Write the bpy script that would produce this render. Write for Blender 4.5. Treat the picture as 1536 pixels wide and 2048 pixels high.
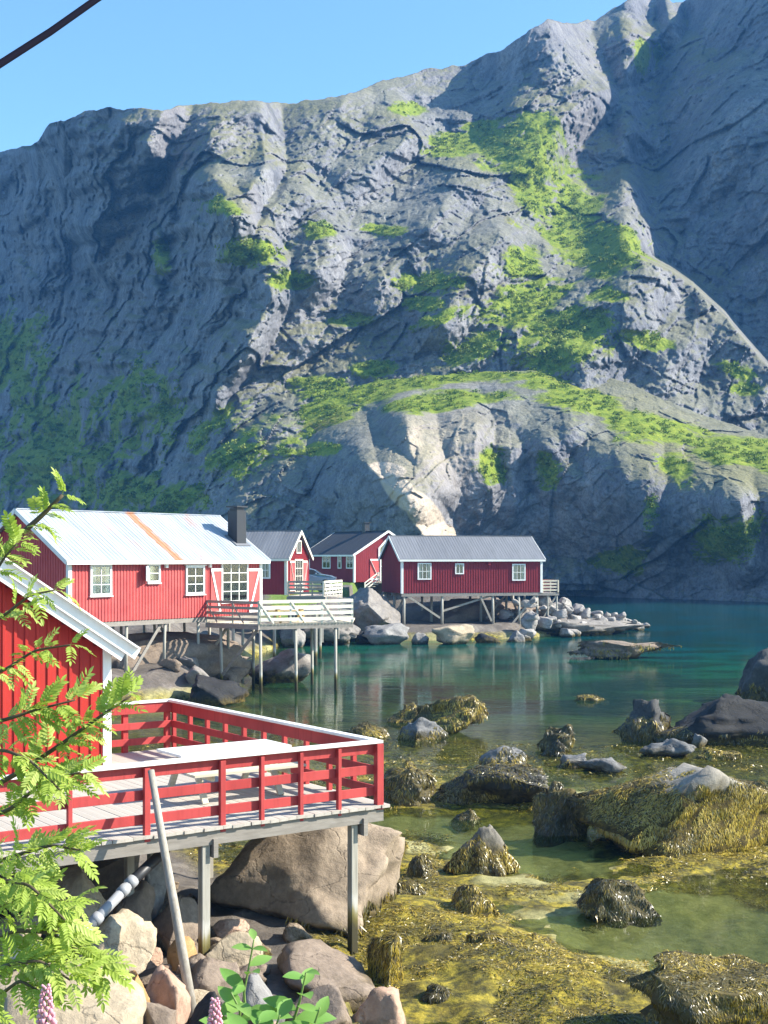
import bpy, bmesh, math, random
import numpy as np
from mathutils import Vector, Matrix

# ------------------------------------------------------------------ scene, camera, light
for o in list(bpy.data.objects):
    bpy.data.objects.remove(o, do_unlink=True)
S = bpy.context.scene
COL = S.collection
random.seed(7); rng = np.random.default_rng(7)

FPX, HORY, EYE = 2640.0, 1115.0, 6.0           # focal length in pixels of a 1536 px wide picture, horizon row, eye height
cam_d = bpy.data.cameras.new('camera'); cam = bpy.data.objects.new('camera', cam_d); COL.objects.link(cam)
cam.location = (0, 0, EYE); cam.rotation_euler = (math.radians(90), 0, 0)
cam_d.sensor_fit = 'VERTICAL'; cam_d.sensor_height = 24.0
cam_d.lens = 24.0 * FPX / 2048.0
cam_d.shift_y = (HORY - 1024.0) / 2048.0
cam_d.clip_start = 0.1; cam_d.clip_end = 5000
S.camera = cam
S.render.resolution_x, S.render.resolution_y = 768, 1024

SUN_EL, SUN_AZ = math.radians(36), math.radians(1)      # azimuth measured from +X towards +Y
sdir = Vector((math.cos(SUN_EL)*math.cos(SUN_AZ), math.cos(SUN_EL)*math.sin(SUN_AZ), math.sin(SUN_EL)))
w = bpy.data.worlds.new('World'); S.world = w; w.use_nodes = True
wn = w.node_tree.nodes; wl = w.node_tree.links
sky = wn.new('ShaderNodeTexSky'); sky.sky_type = 'NISHITA'; sky.sun_disc = False
sky.sun_elevation = SUN_EL; sky.sun_rotation = math.atan2(sdir.x, sdir.y)
sky.air_density = 1.0; sky.dust_density = 0.5; sky.ozone_density = .7
wb = wn.new('ShaderNodeMix'); wb.data_type = 'RGBA'; wb.blend_type = 'MULTIPLY'; wb.inputs[0].default_value = 1.0; wb.inputs[7].default_value = (.74, 1.0, 1.14, 1)      # the camera's cool white balance
wl.new(sky.outputs[0], wb.inputs[6]); wl.new(wb.outputs[2], wn['Background'].inputs[0]); wn['Background'].inputs[1].default_value = 0.11
sl = bpy.data.lights.new('sun', 'SUN'); sl.energy = 5.0; sl.angle = math.radians(0.55); sl.color = (1.0, 0.93, 0.82)
so = bpy.data.objects.new('sun', sl); COL.objects.link(so)
so.rotation_euler = (-sdir).to_track_quat('-Z', 'Y').to_euler()
S.view_settings.view_transform = 'Standard'; S.view_settings.look = 'None'
S.view_settings.exposure = 1.3; S.view_settings.gamma = 1.0
try: S.cycles.max_bounces = 8; S.cycles.transparent_max_bounces = 12
except Exception: pass

# ------------------------------------------------------------------ helpers
def P(px, py, D):                              # the world point seen at a photo pixel at distance D
    return Vector(((px-768.0)/FPX*D, D, EYE+(HORY-py)/FPX*D))
def Dof(py, z=0.0): return (EYE-z)*FPX/(py-HORY)
def tag(o, label=None, cat=None, group=None, kind=None):
    if label: o['label'] = label
    if cat: o['category'] = cat
    if group: o['group'] = group
    if kind: o['kind'] = kind
    return o
def empty(name, loc=(0, 0, 0), rz=0.0, parent=None):
    o = bpy.data.objects.new(name, None); COL.objects.link(o); o.location = loc; o.rotation_euler = (0, 0, rz)
    o.empty_display_size = 0.2
    if parent: o.parent = parent
    return o
def link(name, me, parent=None):
    o = bpy.data.objects.new(name, me); COL.objects.link(o)
    if parent: o.parent = parent
    return o
def npmesh(name, V, F, mat, smooth=False, attrs=None):
    me = bpy.data.meshes.new(name)
    V = np.asarray(V, np.float32); F = np.asarray(F, np.int32)
    n, k = F.shape
    me.vertices.add(len(V)); me.vertices.foreach_set('co', V.ravel())
    me.loops.add(n*k); me.loops.foreach_set('vertex_index', F.ravel())
    me.polygons.add(n); me.polygons.foreach_set('loop_start', np.arange(0, n*k, k, dtype=np.int32))
    me.polygons.foreach_set('loop_total', np.full(n, k, np.int32))
    if smooth: me.polygons.foreach_set('use_smooth', np.ones(n, bool))
    me.update(calc_edges=True)
    if attrs:
        for an, av in attrs.items():
            av = np.asarray(av, np.float32)
            if av.ndim == 1:
                a = me.attributes.new(an, 'FLOAT', 'POINT'); a.data.foreach_set('value', av)
            else:
                a = me.attributes.new(an, 'FLOAT_COLOR', 'POINT')
                a.data.foreach_set('color', np.c_[av, np.ones(len(av), np.float32)].ravel())
    if mat: me.materials.append(mat)
    return me

class MB:
    def __init__(s): s.v = []; s.f = []
    def add(s, vs, fs):
        b = len(s.v); s.v += [tuple(v) for v in vs]; s.f += [tuple(b+i for i in f) for f in fs]; return s
    def box(s, c, d, M=None):
        x, y, z = d[0]/2, d[1]/2, d[2]/2
        vs = [Vector((sx*x, sy*y, sz*z)) for sz in (-1, 1) for sy in (-1, 1) for sx in (-1, 1)]
        if M is not None: vs = [M @ v for v in vs]
        c = Vector(c)
        return s.add([v+c for v in vs], [(0, 2, 3, 1), (4, 5, 7, 6), (0, 1, 5, 4), (2, 6, 7, 3), (0, 4, 6, 2), (1, 3, 7, 5)])
    def bar(s, a, b, w, h, up=(0, 0, 1)):      # beam from a to b, w across, h along up
        a, b = Vector(a), Vector(b); d = (b-a); L = d.length; d.normalize(); up = Vector(up)
        if abs(d.dot(up)) > 0.98: up = Vector((0, 1, 0))
        r = d.cross(up).normalized(); u = r.cross(d).normalized()
        M = Matrix((r, d, u)).transposed()
        return s.box((a+b)/2, (w, L, h), M)
    def tube(s, pts, rad, n=8, cap=True):
        pts = [Vector(p) for p in pts]; m = len(pts)
        if not hasattr(rad, '__len__'): rad = [rad]*m
        b = len(s.v); ref = Vector((0.3, 0.2, 0.93))
        for i, p in enumerate(pts):
            t = (pts[min(i+1, m-1)]-pts[max(i-1, 0)]).normalized()
            q = ref if abs(t.dot(ref)) < 0.95 else Vector((1, 0, 0))
            r = t.cross(q).normalized(); u = r.cross(t)
            for k in range(n):
                a = 2*math.pi*k/n; s.v.append(tuple(p+(r*math.cos(a)+u*math.sin(a))*rad[i]))
        for i in range(m-1):
            for k in range(n):
                k2 = (k+1) % n; s.f.append((b+i*n+k, b+i*n+k2, b+(i+1)*n+k2, b+(i+1)*n+k))
        if cap:
            s.f.append(tuple(b+k for k in range(n))[::-1]); s.f.append(tuple(b+(m-1)*n+k for k in range(n)))
        return s
    def prism(s, poly, y0, y1):                # polygon in x,z extruded along y
        n = len(poly); vs = [(p[0], y0, p[1]) for p in poly]+[(p[0], y1, p[1]) for p in poly]
        fs = [tuple(range(n)), tuple(range(2*n-1, n-1, -1))]+[(i, i+n, (i+1) % n+n, (i+1) % n) for i in range(n)]
        return s.add(vs, fs)
    def prismx(s, poly, x0, x1):               # polygon in y,z extruded along x
        n = len(poly); vs = [(x0, p[0], p[1]) for p in poly]+[(x1, p[0], p[1]) for p in poly]
        fs = [tuple(range(n))[::-1], tuple(range(n, 2*n))]+[(i, (i+1) % n, (i+1) % n+n, i+n) for i in range(n)]
        return s.add(vs, fs)
    def mesh(s, name, mat, smooth=False):
        me = bpy.data.meshes.new(name); me.from_pydata(s.v, [], s.f)
        if smooth: me.polygons.foreach_set('use_smooth', [True]*len(me.polygons))
        me.update(); bm = bmesh.new(); bm.from_mesh(me); bmesh.ops.recalc_face_normals(bm, faces=bm.faces); bm.to_mesh(me); bm.free()
        me.materials.append(mat); return me
    def build(s, name, mat, parent=None, smooth=False, bevel=0.0):
        o = link(name, s.mesh(name, mat, smooth), parent)
        if bevel:
            m = o.modifiers.new('bevel', 'BEVEL'); m.width = bevel; m.segments = 1
        return o

# numpy gradient noise
_perm = np.random.default_rng(3).permutation(512).astype(np.int64)
_g = np.random.default_rng(4).normal(size=(512, 3)); _g /= np.linalg.norm(_g, axis=1)[:, None]
def noise(p):
    p = np.asarray(p, float); i = np.floor(p).astype(np.int64); f = p-i; u = f*f*f*(f*(f*6-15)+10)
    out = np.zeros(len(p))
    for dx in (0, 1):
        for dy in (0, 1):
            for dz in (0, 1):
                h = _perm[(_perm[(_perm[(i[:, 0]+dx) & 511]+i[:, 1]+dy) & 511]+i[:, 2]+dz) & 511]
                g = _g[h]; d = g[:, 0]*(f[:, 0]-dx)+g[:, 1]*(f[:, 1]-dy)+g[:, 2]*(f[:, 2]-dz)
                out += d*np.where(dx, u[:, 0], 1-u[:, 0])*np.where(dy, u[:, 1], 1-u[:, 1])*np.where(dz, u[:, 2], 1-u[:, 2])
    return out*1.6
def fbm(p, oct=4, gain=.5):
    p = np.asarray(p, float); s = np.zeros(len(p)); a = 1.0
    for k in range(oct): s += a*noise(p*2**k+17.3*k); a *= gain
    return s
def ridged(p, oct=4, gain=.5):
    p = np.asarray(p, float); s = np.zeros(len(p)); a = 1.0
    for k in range(oct): s += a*(1-2*np.abs(noise(p*2**k+31.7*k))); a *= gain
    return s
def facet(p, seed=0):
    """broken, faceted blocks: every cell is a tilted plane of its own"""
    p = np.asarray(p, float); i = np.floor(p).astype(np.int64); bd = np.full(len(p), 1e9); val = np.zeros(len(p))
    for dx in (-1, 0, 1):
        for dy in (-1, 0, 1):
            for dz in (-1, 0, 1):
                c = i+np.array([dx, dy, dz]); h = _perm[(_perm[(_perm[(c[:, 0]+seed) & 511]+c[:, 1]) & 511]+c[:, 2]) & 511]
                q = p-(c+.5+.45*_g[(h*7+1) & 511]); d = (q*q).sum(1); m = d < bd
                bd[m] = d[m]; g = _g[h[m]]; val[m] = (q[m]*g).sum(1)*1.1+.5*_g[(h[m]*3+2) & 511, 0]
    return val
def sstep(x, a, b):
    t = np.clip((x-a)/(b-a), 0, 1); return t*t*(3-2*t)

# ------------------------------------------------------------------ materials
class NT:
    def __init__(s, name):
        s.m = bpy.data.materials.new(name); s.m.use_nodes = True; s.t = s.m.node_tree
        s.b = s.t.nodes['Principled BSDF']; s.out = s.t.nodes['Material Output']
    def n(s, typ, ins=None, **kw):
        nd = s.t.nodes.new('ShaderNode'+typ)
        for k, v in kw.items(): setattr(nd, k, v)
        for k, v in (ins or {}).items(): s.put(nd.inputs[k], v)
        return nd
    def put(s, sock, v):
        if hasattr(v, 'bl_rna') and isinstance(v, bpy.types.NodeSocket): s.t.links.new(v, sock)
        elif isinstance(v, bpy.types.Node): s.t.links.new(v.outputs[0], sock)
        else:
            if isinstance(v, tuple) and len(v) == 3 and sock.type == 'RGBA': v = (*v, 1)
            sock.default_value = v
    def coord(s, which='Object', scale=(1, 1, 1), rot=(0, 0, 0)):
        tc = s.n('TexCoord'); mp = s.n('Mapping', {'Vector': tc.outputs[which], 'Scale': scale, 'Rotation': rot}); return mp.outputs[0]
    def noise(s, vec, scale, detail=4, rough=.55, dist=0):
        return s.n('TexNoise', {'Vector': vec, 'Scale': scale, 'Detail': detail, 'Roughness': rough, 'Distortion': dist}).outputs[0]
    def ramp(s, fac, stops):
        nd = s.n('ValToRGB', {'Fac': fac}); e = nd.color_ramp.elements
        while len(e) < len(stops): e.new(.5)
        for el, (p, c) in zip(e, stops): el.position = p; el.color = (*c, 1) if len(c) == 3 else c
        return nd.outputs[0]
    def mix(s, fac, a, b, mode='MIX'):
        nd = s.n('Mix', data_type='RGBA', blend_type=mode)
        s.put(nd.inputs[0], fac); s.put(nd.inputs[6], a); s.put(nd.inputs[7], b); return nd.outputs[2]
    def math(s, op, a, b=0.0, clamp=False):
        nd = s.n('Math', operation=op, use_clamp=clamp); s.put(nd.inputs[0], a); s.put(nd.inputs[1], b); return nd.outputs[0]
    def bump(s, h, strength=.3, dist=.05, prev=None):
        nd = s.n('Bump', {'Height': h, 'Strength': strength, 'Distance': dist})
        if prev is not None: s.put(nd.inputs['Normal'], prev)
        return nd.outputs[0]
    def attr(s, name, out='Fac'): return s.n('Attribute', attribute_name=name).outputs[out]
    def rnd(s): return s.n('ObjectInfo').outputs['Random']
    def fin(s, color=None, rough=None, normal=None, metal=None, spec=None):
        if color is not None: s.put(s.b.inputs['Base Color'], color)
        if rough is not None: s.put(s.b.inputs['Roughness'], rough)
        if normal is not None: s.put(s.b.inputs['Normal'], normal)
        if metal is not None: s.put(s.b.inputs['Metallic'], metal)
        if spec is not None: s.put(s.b.inputs['Specular IOR Level'], spec)
        return s.m
M = {}
G3 = lambda v: (v, v, v)
def painted(name, c, c2, wear=.5, grain=True, rough=.6):
    t = NT(name); v = t.coord(); r = t.rnd()
    n1 = t.noise(t.coord(scale=(3, 3, .35)), 5, 6, .6)
    n2 = t.noise(v, 1.1, 3)
    col = t.mix(t.ramp(n2, [(.35, G3(0)), (.7, G3(1))]), c, c2)
    col = t.mix(t.math('MULTIPLY', t.ramp(n1, [(.5, G3(0)), (.75, G3(1))]), wear), col, tuple(x*.6 for x in c2))
    col = t.mix(t.math('MULTIPLY', r, .18), col, tuple(min(1, x*1.5) for x in c))
    return t.fin(col, rough, t.bump(n1, .25, .01), spec=.25)
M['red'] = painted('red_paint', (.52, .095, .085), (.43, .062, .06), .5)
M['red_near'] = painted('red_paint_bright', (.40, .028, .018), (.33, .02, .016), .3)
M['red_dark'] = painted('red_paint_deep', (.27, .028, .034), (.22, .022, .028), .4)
M['red_rail'] = painted('red_paint_rail', (.43, .06, .055), (.33, .038, .036), .6)
M['white'] = painted('white_paint', (.80, .79, .74), (.70, .69, .64), .25, rough=.5)
M['cream'] = painted('cream_paint', (.74, .71, .58), (.62, .58, .46), .35)

def wood(name, a, b, c, sc=(18, 1.2, 18)):
    t = NT(name); n1 = t.noise(t.coord(scale=sc), 1.0, 6, .65, .6); n2 = t.noise(t.coord(), .9, 3)
    col = t.ramp(n1, [(.3, a), (.55, b), (.75, c)])
    col = t.mix(t.math('MULTIPLY', n2, .5), col, a)
    r = t.rnd(); col = t.mix(t.math('MULTIPLY', r, .45), col, tuple(x*.62 for x in b))
    return t.fin(col, .8, t.bump(n1, .4, .006), spec=.2)
M['plank'] = wood('weathered_plank', (.36, .32, .27), (.54, .50, .43), (.64, .60, .54), (22, 1.0, 22))
M['post'] = wood('weathered_post', (.25, .22, .17), (.40, .37, .31), (.50, .47, .41), (20, 20, 1.0))
M['beam'] = wood('weathered_beam', (.20, .18, .15), (.33, .30, .26), (.43, .41, .36), (3, 3, 20))
M['palewood'] = wood('pale_wood', (.52, .46, .33), (.66, .60, .46), (.72, .67, .56), (2, 16, 16))
M['yellowwood'] = wood('yellow_wood', (.50, .36, .14), (.62, .47, .20), (.68, .55, .28), (2, 16, 16))
def pile_mat():
    t = NT('tidal_post'); g = t.n('NewGeometry').outputs['Position']; z = t.n('SeparateXYZ', {0: g}).outputs[2]
    n1 = t.noise(t.coord(scale=(14, 14, 1)), 1.2, 5)
    top = t.ramp(n1, [(.3, (.25, .235, .19)), (.7, (.43, .41, .345))])
    zz = t.math('ADD', z, t.math('MULTIPLY', n1, .5))
    wet = t.ramp(t.math('DIVIDE', zz, 2.0), [(.35, (.045, .038, .012)), (.48, (.20, .165, .03)), (.62, G3(1))])
    f = t.ramp(t.math('DIVIDE', zz, 2.0), [(.42, G3(0)), (.62, G3(1))])
    return t.fin(t.mix(f, wet, top), .8, t.bump(n1, .4, .01))
M['pile'] = pile_mat()

def rockmat(name, a, b, c, sc=1.0, weed=0.0, spec=.25, rough=.85, bump=.6):
    t = NT(name); v = t.coord()
    n1 = t.noise(v, 1.1*sc, 6, .6); n2 = t.noise(v, 9*sc, 6, .7); n3 = t.noise(v, 60*sc, 3, .7); vc = t.n('TexVoronoi', {'Vector': t.n('VectorMath', {0: v, 1: t.n('TexNoise', {'Vector': v, 'Scale': 1.6, 'Detail': 4.0}).outputs[1]}, operation='ADD').outputs[0], 'Scale': .9*sc}, feature='DISTANCE_TO_EDGE').outputs[0]; crack = t.ramp(t.math('ADD', vc, t.math('MULTIPLY', n2, .08)), [(.03, G3(0)), (.06, G3(1))])
    col = t.ramp(n1, [(.3, a), (.5, b), (.72, c)])
    col = t.mix(t.ramp(n2, [(.42, G3(.45)), (.62, G3(0))]), col, tuple(x*.45 for x in a))
    col = t.mix(t.math('MULTIPLY', n3, .35), col, tuple(min(1, x*1.5) for x in c))
    col = t.mix(t.math('MULTIPLY', t.rnd(), .35), col, tuple(x*.7 for x in b))
    col = t.mix(t.math('MULTIPLY', t.math('SUBTRACT', 1.0, crack), .3), col, tuple(x*.35 for x in a))
    col = t.mix(t.ramp(n3, [(.56, G3(0)), (.7, G3(.5))]), col, tuple(x*.4 for x in b))
    if weed:
        g = t.n('NewGeometry').outputs['Position']; z = t.n('SeparateXYZ', {0: g}).outputs[2]
        zz = t.math('DIVIDE', t.math('ADD', z, t.math('MULTIPLY', t.math('SUBTRACT', n1, .5), .8)), 4.0)
        f = t.ramp(zz, [(max(0., weed-.22)/4, G3(1)), ((weed+.05)/4, G3(0))])
        dk = t.ramp(n2, [(.35, (.022, .018, .008)), (.55, (.085, .062, .012)), (.7, (.20, .14, .02))])
        col = t.mix(f, col, dk)
    nb = t.bump(n1, .5, .12/sc); nb = t.bump(n2, bump, .035/sc, nb); nb = t.bump(n3, .5, .008/sc, nb); nb = t.bump(crack, .5, .03, nb)
    return t.fin(col, rough, nb, spec=spec)
M['rock_tan'] = rockmat('tan_granite', (.27, .21, .135), (.42, .335, .22), (.52, .44, .32), 1.0, .34)
M['rock_deck'] = rockmat('brown_tan_granite', (.15, .11, .075), (.28, .215, .15), (.42, .34, .25), 1.0, .4)
M['rock_pink'] = rockmat('pink_granite', (.30, .18, .12), (.44, .29, .20), (.50, .37, .28), 1.3, .1)
M['rock_orange'] = rockmat('orange_stained_granite', (.34, .17, .06), (.46, .25, .09), (.50, .34, .18), 1.3)
M['rock_brown'] = rockmat('brown_granite', (.12, .09, .065), (.22, .17, .125), (.33, .26, .2), 1.2, .3)
M['rock_grey'] = rockmat('grey_granite', (.14, .133, .125), (.24, .23, .215), (.34, .325, .30), 1.0, .2)
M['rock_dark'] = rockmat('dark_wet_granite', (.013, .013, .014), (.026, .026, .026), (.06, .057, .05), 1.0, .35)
M['rock_shore'] = rockmat('shore_granite', (.12, .11, .10), (.21, .19, .17), (.31, .285, .25), .55, .55)
M['rubble'] = rockmat('rubble_granite', (.19, .175, .16), (.32, .295, .265), (.43, .40, .36), .8, .38)
M['rock_weed'] = rockmat('weed_covered_rock', (.035, .03, .018), (.085, .07, .03), (.16, .125, .04), 1.5)

def mtn_mat(name):
    t = NT(name); v = t.coord()
    vs = t.coord(scale=(1, 1, .35), rot=(0, math.radians(32), 0))
    n0 = t.noise(v, .018, 4, .55); n1 = t.noise(vs, .11, 7, .65, .4); n2 = t.noise(v, .55, 7, .7); n3 = t.noise(v, 2.6, 4, .7)
    col = t.ramp(n1, [(.28, (.10, .108, .125)), (.45, (.19, .195, .215)), (.62, (.27, .27, .28)), (.8, (.38, .365, .35))])
    col = t.mix(t.ramp(n2, [(.38, G3(.6)), (.55, G3(0))]), col, (.085, .085, .09))
    col = t.mix(t.ramp(n0, [(.5, G3(0)), (.75, G3(.45))]), col, (.30, .26, .23))
    upn = t.n('SeparateXYZ', {0: t.n('NewGeometry').outputs['Normal']}).outputs[2]
    moss = t.math('MULTIPLY', t.ramp(t.math('ADD', upn, t.math('MULTIPLY', t.math('SUBTRACT', n2, .5), 1.2)), [(.45, G3(0)), (.8, G3(1))]), t.ramp(n0, [(.35, G3(.25)), (.6, G3(.8))]))
    col = t.mix(moss, col, t.mix(n3, (.13, .145, .035), (.24, .215, .10)))
    col = t.mix(t.ramp(n3, [(.36, G3(.55)), (.52, G3(0))]), col, (.07, .072, .078))  # fine dark mottling puts the relief's small shadows into the rock colour
    pale = t.attr('pale'); col = t.mix(t.math('MULTIPLY', pale, .85), col, t.mix(n2, (.42, .33, .235), (.66, .56, .44)))
    veg = t.attr('veg')
    vf = t.math('ADD', veg, t.math('MULTIPLY', t.math('SUBTRACT', n2, .5), 1.1))
    vm = t.ramp(vf, [(.42, G3(0)), (.68, G3(1))])
    gc = t.ramp(t.mix(.5, n2, n3), [(.34, (.055, .09, .012)), (.48, (.14, .20, .02)), (.6, (.25, .28, .035)), (.74, (.28, .25, .09))])
    gc = t.mix(t.attr('dry'), gc, (.20, .145, .06))
    col = t.mix(vm, col, gc)
    nb = t.bump(n1, .8, 1.6); nb = t.bump(n2, .8, .55, nb); nb = t.bump(n3, .6, .16, nb)
    return t.fin(col, .9, nb, spec=.12)
M['mountain'] = mtn_mat('mountain_rock')

def ground_mat():
    t = NT('shore_ground'); v = t.coord(); g = t.n('SeparateXYZ', {0: v}).outputs[2]
    n1 = t.noise(v, .9, 6, .62); n2 = t.noise(v, 5, 6, .7); n3 = t.noise(v, 40, 3, .7); nb0 = t.noise(v, .33, 5, .6, .5)
    sand = t.ramp(n2, [(.3, (.21, .195, .07)), (.6, (.34, .31, .13)), (.75, (.46, .43, .24))])
    weed = t.ramp(n2, [(.34, (.03, .028, .007)), (.46, (.13, .112, .016)), (.58, (.31, .245, .024)), (.7, (.44, .335, .045))])
    weed = t.mix(t.ramp(t.noise(v, 1.5, 5, .65, .6), [(.42, G3(.75)), (.54, G3(0))]), weed, t.mix(n2, (.018, .016, .006), (.075, .06, .012)))
    rock = t.ramp(n1, [(.3, (.07, .062, .052)), (.5, (.14, .12, .10)), (.7, (.24, .215, .18))])
    rock = t.mix(t.ramp(n2, [(.4, G3(.5)), (.6, G3(0))]), rock, (.07, .06, .05))
    wf = t.ramp(t.math('ADD', t.attr('weed'), t.math('MULTIPLY', t.math('SUBTRACT', nb0, .5), 1.5)), [(.42, G3(0)), (.55, G3(1))])
    low = t.mix(wf, sand, weed)
    zf = t.ramp(t.math('ADD', g, t.math('MULTIPLY', t.math('SUBTRACT', n1, .5), .5)), [(.38, G3(0)), (.6, G3(1))])
    col = t.mix(t.math('MAXIMUM', zf, t.attr('land')), low, rock)
    gr = t.ramp(n2, [(.3, (.05, .09, .015)), (.6, (.13, .19, .03)), (.8, (.22, .23, .06))])
    col = t.mix(t.ramp(t.math('ADD', t.attr('grass'), t.math('MULTIPLY', t.math('SUBTRACT', n1, .5), .8)), [(.45, G3(0)), (.6, G3(1))]), col, gr)
    nb = t.bump(n1, .5, .15); nb = t.bump(n2, .7, .05, nb); nb = t.bump(n3, .4, .008, nb)
    return t.fin(col, .8, nb, spec=.3)
M['ground'] = ground_mat()

def water_mat():
    t = NT('sea_water'); v = t.coord()
    dep = t.attr('depth')
    patch = t.noise(t.coord(scale=(.5, 1, 1)), .24, 6, .62, .6)
    body = t.ramp(t.math('DIVIDE', dep, 5.0), [(.0, (.05, .07, .018)), (.2, (.028, .085, .028)), (.48, (.010, .085, .048)), (.75, (.004, .062, .058)), (1., (.002, .042, .052))])
    body = t.mix(t.ramp(patch, [(.44, G3(.85)), (.58, G3(0))]), body, (.010, .028, .018))
    tr = t.n('BsdfTransparent', {'Color': (.88, .93, .72)}); df = t.n('BsdfDiffuse', {'Color': body})
    op = t.math('SUBTRACT', 1.0, t.math('POWER', 2.718, t.math('MULTIPLY', dep, -.85)))
    m1 = t.n('MixShader', {0: op, 1: tr, 2: df})
    va = t.coord(scale=(.7, 1.3, 1))
    w1 = t.noise(va, 2.2, 4, .6, .3); w2 = t.noise(va, .5, 3, .5, .4)
    nb = t.bump(w1, .12, .05); nb = t.bump(w2, .10, .12, nb)
    gl = t.n('BsdfGlossy', {'Color': (1, 1, 1), 'Roughness': .06, 'Normal': nb})
    fr = t.n('Fresnel', {'IOR': 1.25, 'Normal': nb})
    fac = t.math('MULTIPLY', fr.outputs[0], .62)
    m2 = t.n('MixShader', {0: fac, 1: m1, 2: gl})
    t.t.links.new(m2.outputs[0], t.out.inputs[0]); return t.m
M['water'] = water_mat()

def weed_mat():
    t = NT('bladder_wrack'); c = t.attr('col', 'Color'); n = t.noise(t.coord(), 9, 3)
    return t.fin(t.mix(n, c, t.mix(.5, c, (.03, .03, .01))), .33, spec=.5)
M['weed'] = weed_mat()
def leaf_mat(name, a, b, trans=.35):
    t = NT(name); r = t.rnd(); n = t.noise(t.coord(), 30, 3); pr = t.noise(t.coord(), 3, 2)
    col = t.mix(r, a, b); col = t.mix(t.math('MULTIPLY', n, .35), col, tuple(x*.55 for x in a))
    t.fin(col, .5, spec=.3)
    tl = t.n('BsdfTranslucent', {'Color': t.mix(.35, col, (.30, .42, .03))})
    m = t.n('MixShader', {0: trans, 1: t.b.outputs[0], 2: tl}); t.t.links.new(m.outputs[0], t.out.inputs[0]); return t.m
M['rowan'] = leaf_mat('rowan_leaf', (.36, .48, .07), (.54, .62, .17), .45)
M['sallow'] = leaf_mat('sallow_leaf', (.16, .34, .07), (.28, .46, .12), .4)
M['shrub'] = leaf_mat('hill_shrub_leaf', (.06, .12, .02), (.12, .18, .03), .25)
def shrub_mat():
    t = NT('hill_shrub'); c = t.attr('col', 'Color'); t.fin(c, .6, spec=.15)
    tl = t.n('BsdfTranslucent', {'Color': c}); m = t.n('MixShader', {0: .25, 1: t.b.outputs[0], 2: tl})
    t.t.links.new(m.outputs[0], t.out.inputs[0]); return t.m
M['shrub'] = shrub_mat()
def simple(name, c, rough=.5, metal=0., spec=.4, var=.25, sc=3):
    t = NT(name); n = t.noise(t.coord(), sc, 5, .65)
    return t.fin(t.mix(t.math('MULTIPLY', n, var*2), c, tuple(x*.55 for x in c)), rough, t.bump(n, .12, .01), metal, spec)
M['stem'] = simple('brown_stem', (.10, .075, .045), .8)
M['greenstem'] = simple('green_stem', (.16, .24, .06), .6)
M['pink'] = simple('pink_petal', (.72, .34, .42), .6, sc=30)
M['cable'] = simple('black_cable', (.006, .006, .014), .9, 0., 0.05)
M['chimney'] = simple('black_sheet_metal', (.035, .037, .042), .5, .2)
M['roofgrey'] = None; M['roofblack'] = None
def roof_mat(name, a, b, rust=False, rough=.55):
    t = NT(name); v = t.coord(); n1 = t.noise(t.coord(scale=(1.2, .25, .25)), 2.2, 6, .6); n2 = t.noise(v, 7, 4)
    col = t.mix(t.ramp(n1, [(.35, G3(0)), (.7, G3(1))]), a, b)
    if rust:
        x = t.n('SeparateXYZ', {0: v}).outputs; nz = t.math('MULTIPLY', t.math('SUBTRACT', t.noise(v, 1.6, 5), .5), .55)
        dx = t.math('ABSOLUTE', t.math('ADD', t.math('SUBTRACT', x[0], 5.85), nz))
        main = t.ramp(dx, [(.16, G3(1)), (.34, G3(0))])
        spots = t.ramp(t.noise(t.coord(scale=(1, .45, .45)), 1.15, 5, .6), [(.57, G3(0)), (.68, G3(.5))])
        col = t.mix(t.math('MAXIMUM', main, spots), col, t.mix(n2, (.42, .13, .035), (.52, .27, .13)))
    col = t.mix(t.math('MULTIPLY', t.rnd(), .35), col, tuple(x*.55 for x in a))
    return t.fin(col, rough, t.bump(n2, .06, .01), 0.0, .4)
M['roofwhite'] = roof_mat('white_sheet_roof', (.32, .36, .40), (.46, .49, .53), True)
M['roofgrey'] = roof_mat('grey_sheet_roof', (.17, .175, .185), (.22, .225, .235))
M['roofblack'] = roof_mat('black_sheet_roof', (.035, .037, .042), (.055, .057, .062))
M['pipegrey'] = simple('grey_pipe', (.33, .34, .35), .45)
M['pipeblack'] = simple('black_pipe', (.025, .025, .027), .45)
M['carpaint'] = simple('silver_blue_car_paint', (.30, .40, .50), .25, .5, .5, .05)
M['tyre'] = simple('tyre_rubber', (.02, .02, .02), .8)
M['rim'] = simple('wheel_rim', (.45, .46, .48), .3, .8)
M['lamp'] = simple('lamp_lens', (.7, .7, .72), .1)
M['dark'] = simple('dark_interior', (.02, .022, .025), .9)
M['curtain'] = simple('white_curtain', (.72, .71, .68), .9)
def glass_mat():
    t = NT('window_glass'); tr = t.n('BsdfTransparent', {'Color': (.82, .86, .86)}); gl = t.n('BsdfGlossy', {'Roughness': .02, 'Color': (1, 1, 1)})
    fr = t.n('Fresnel', {'IOR': 1.5}); m = t.n('MixShader', {0: t.math('ADD', fr.outputs[0], .05), 1: tr, 2: gl}); t.t.links.new(m.outputs[0], t.out.inputs[0]); return t.m
M['glass'] = glass_mat()

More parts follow.
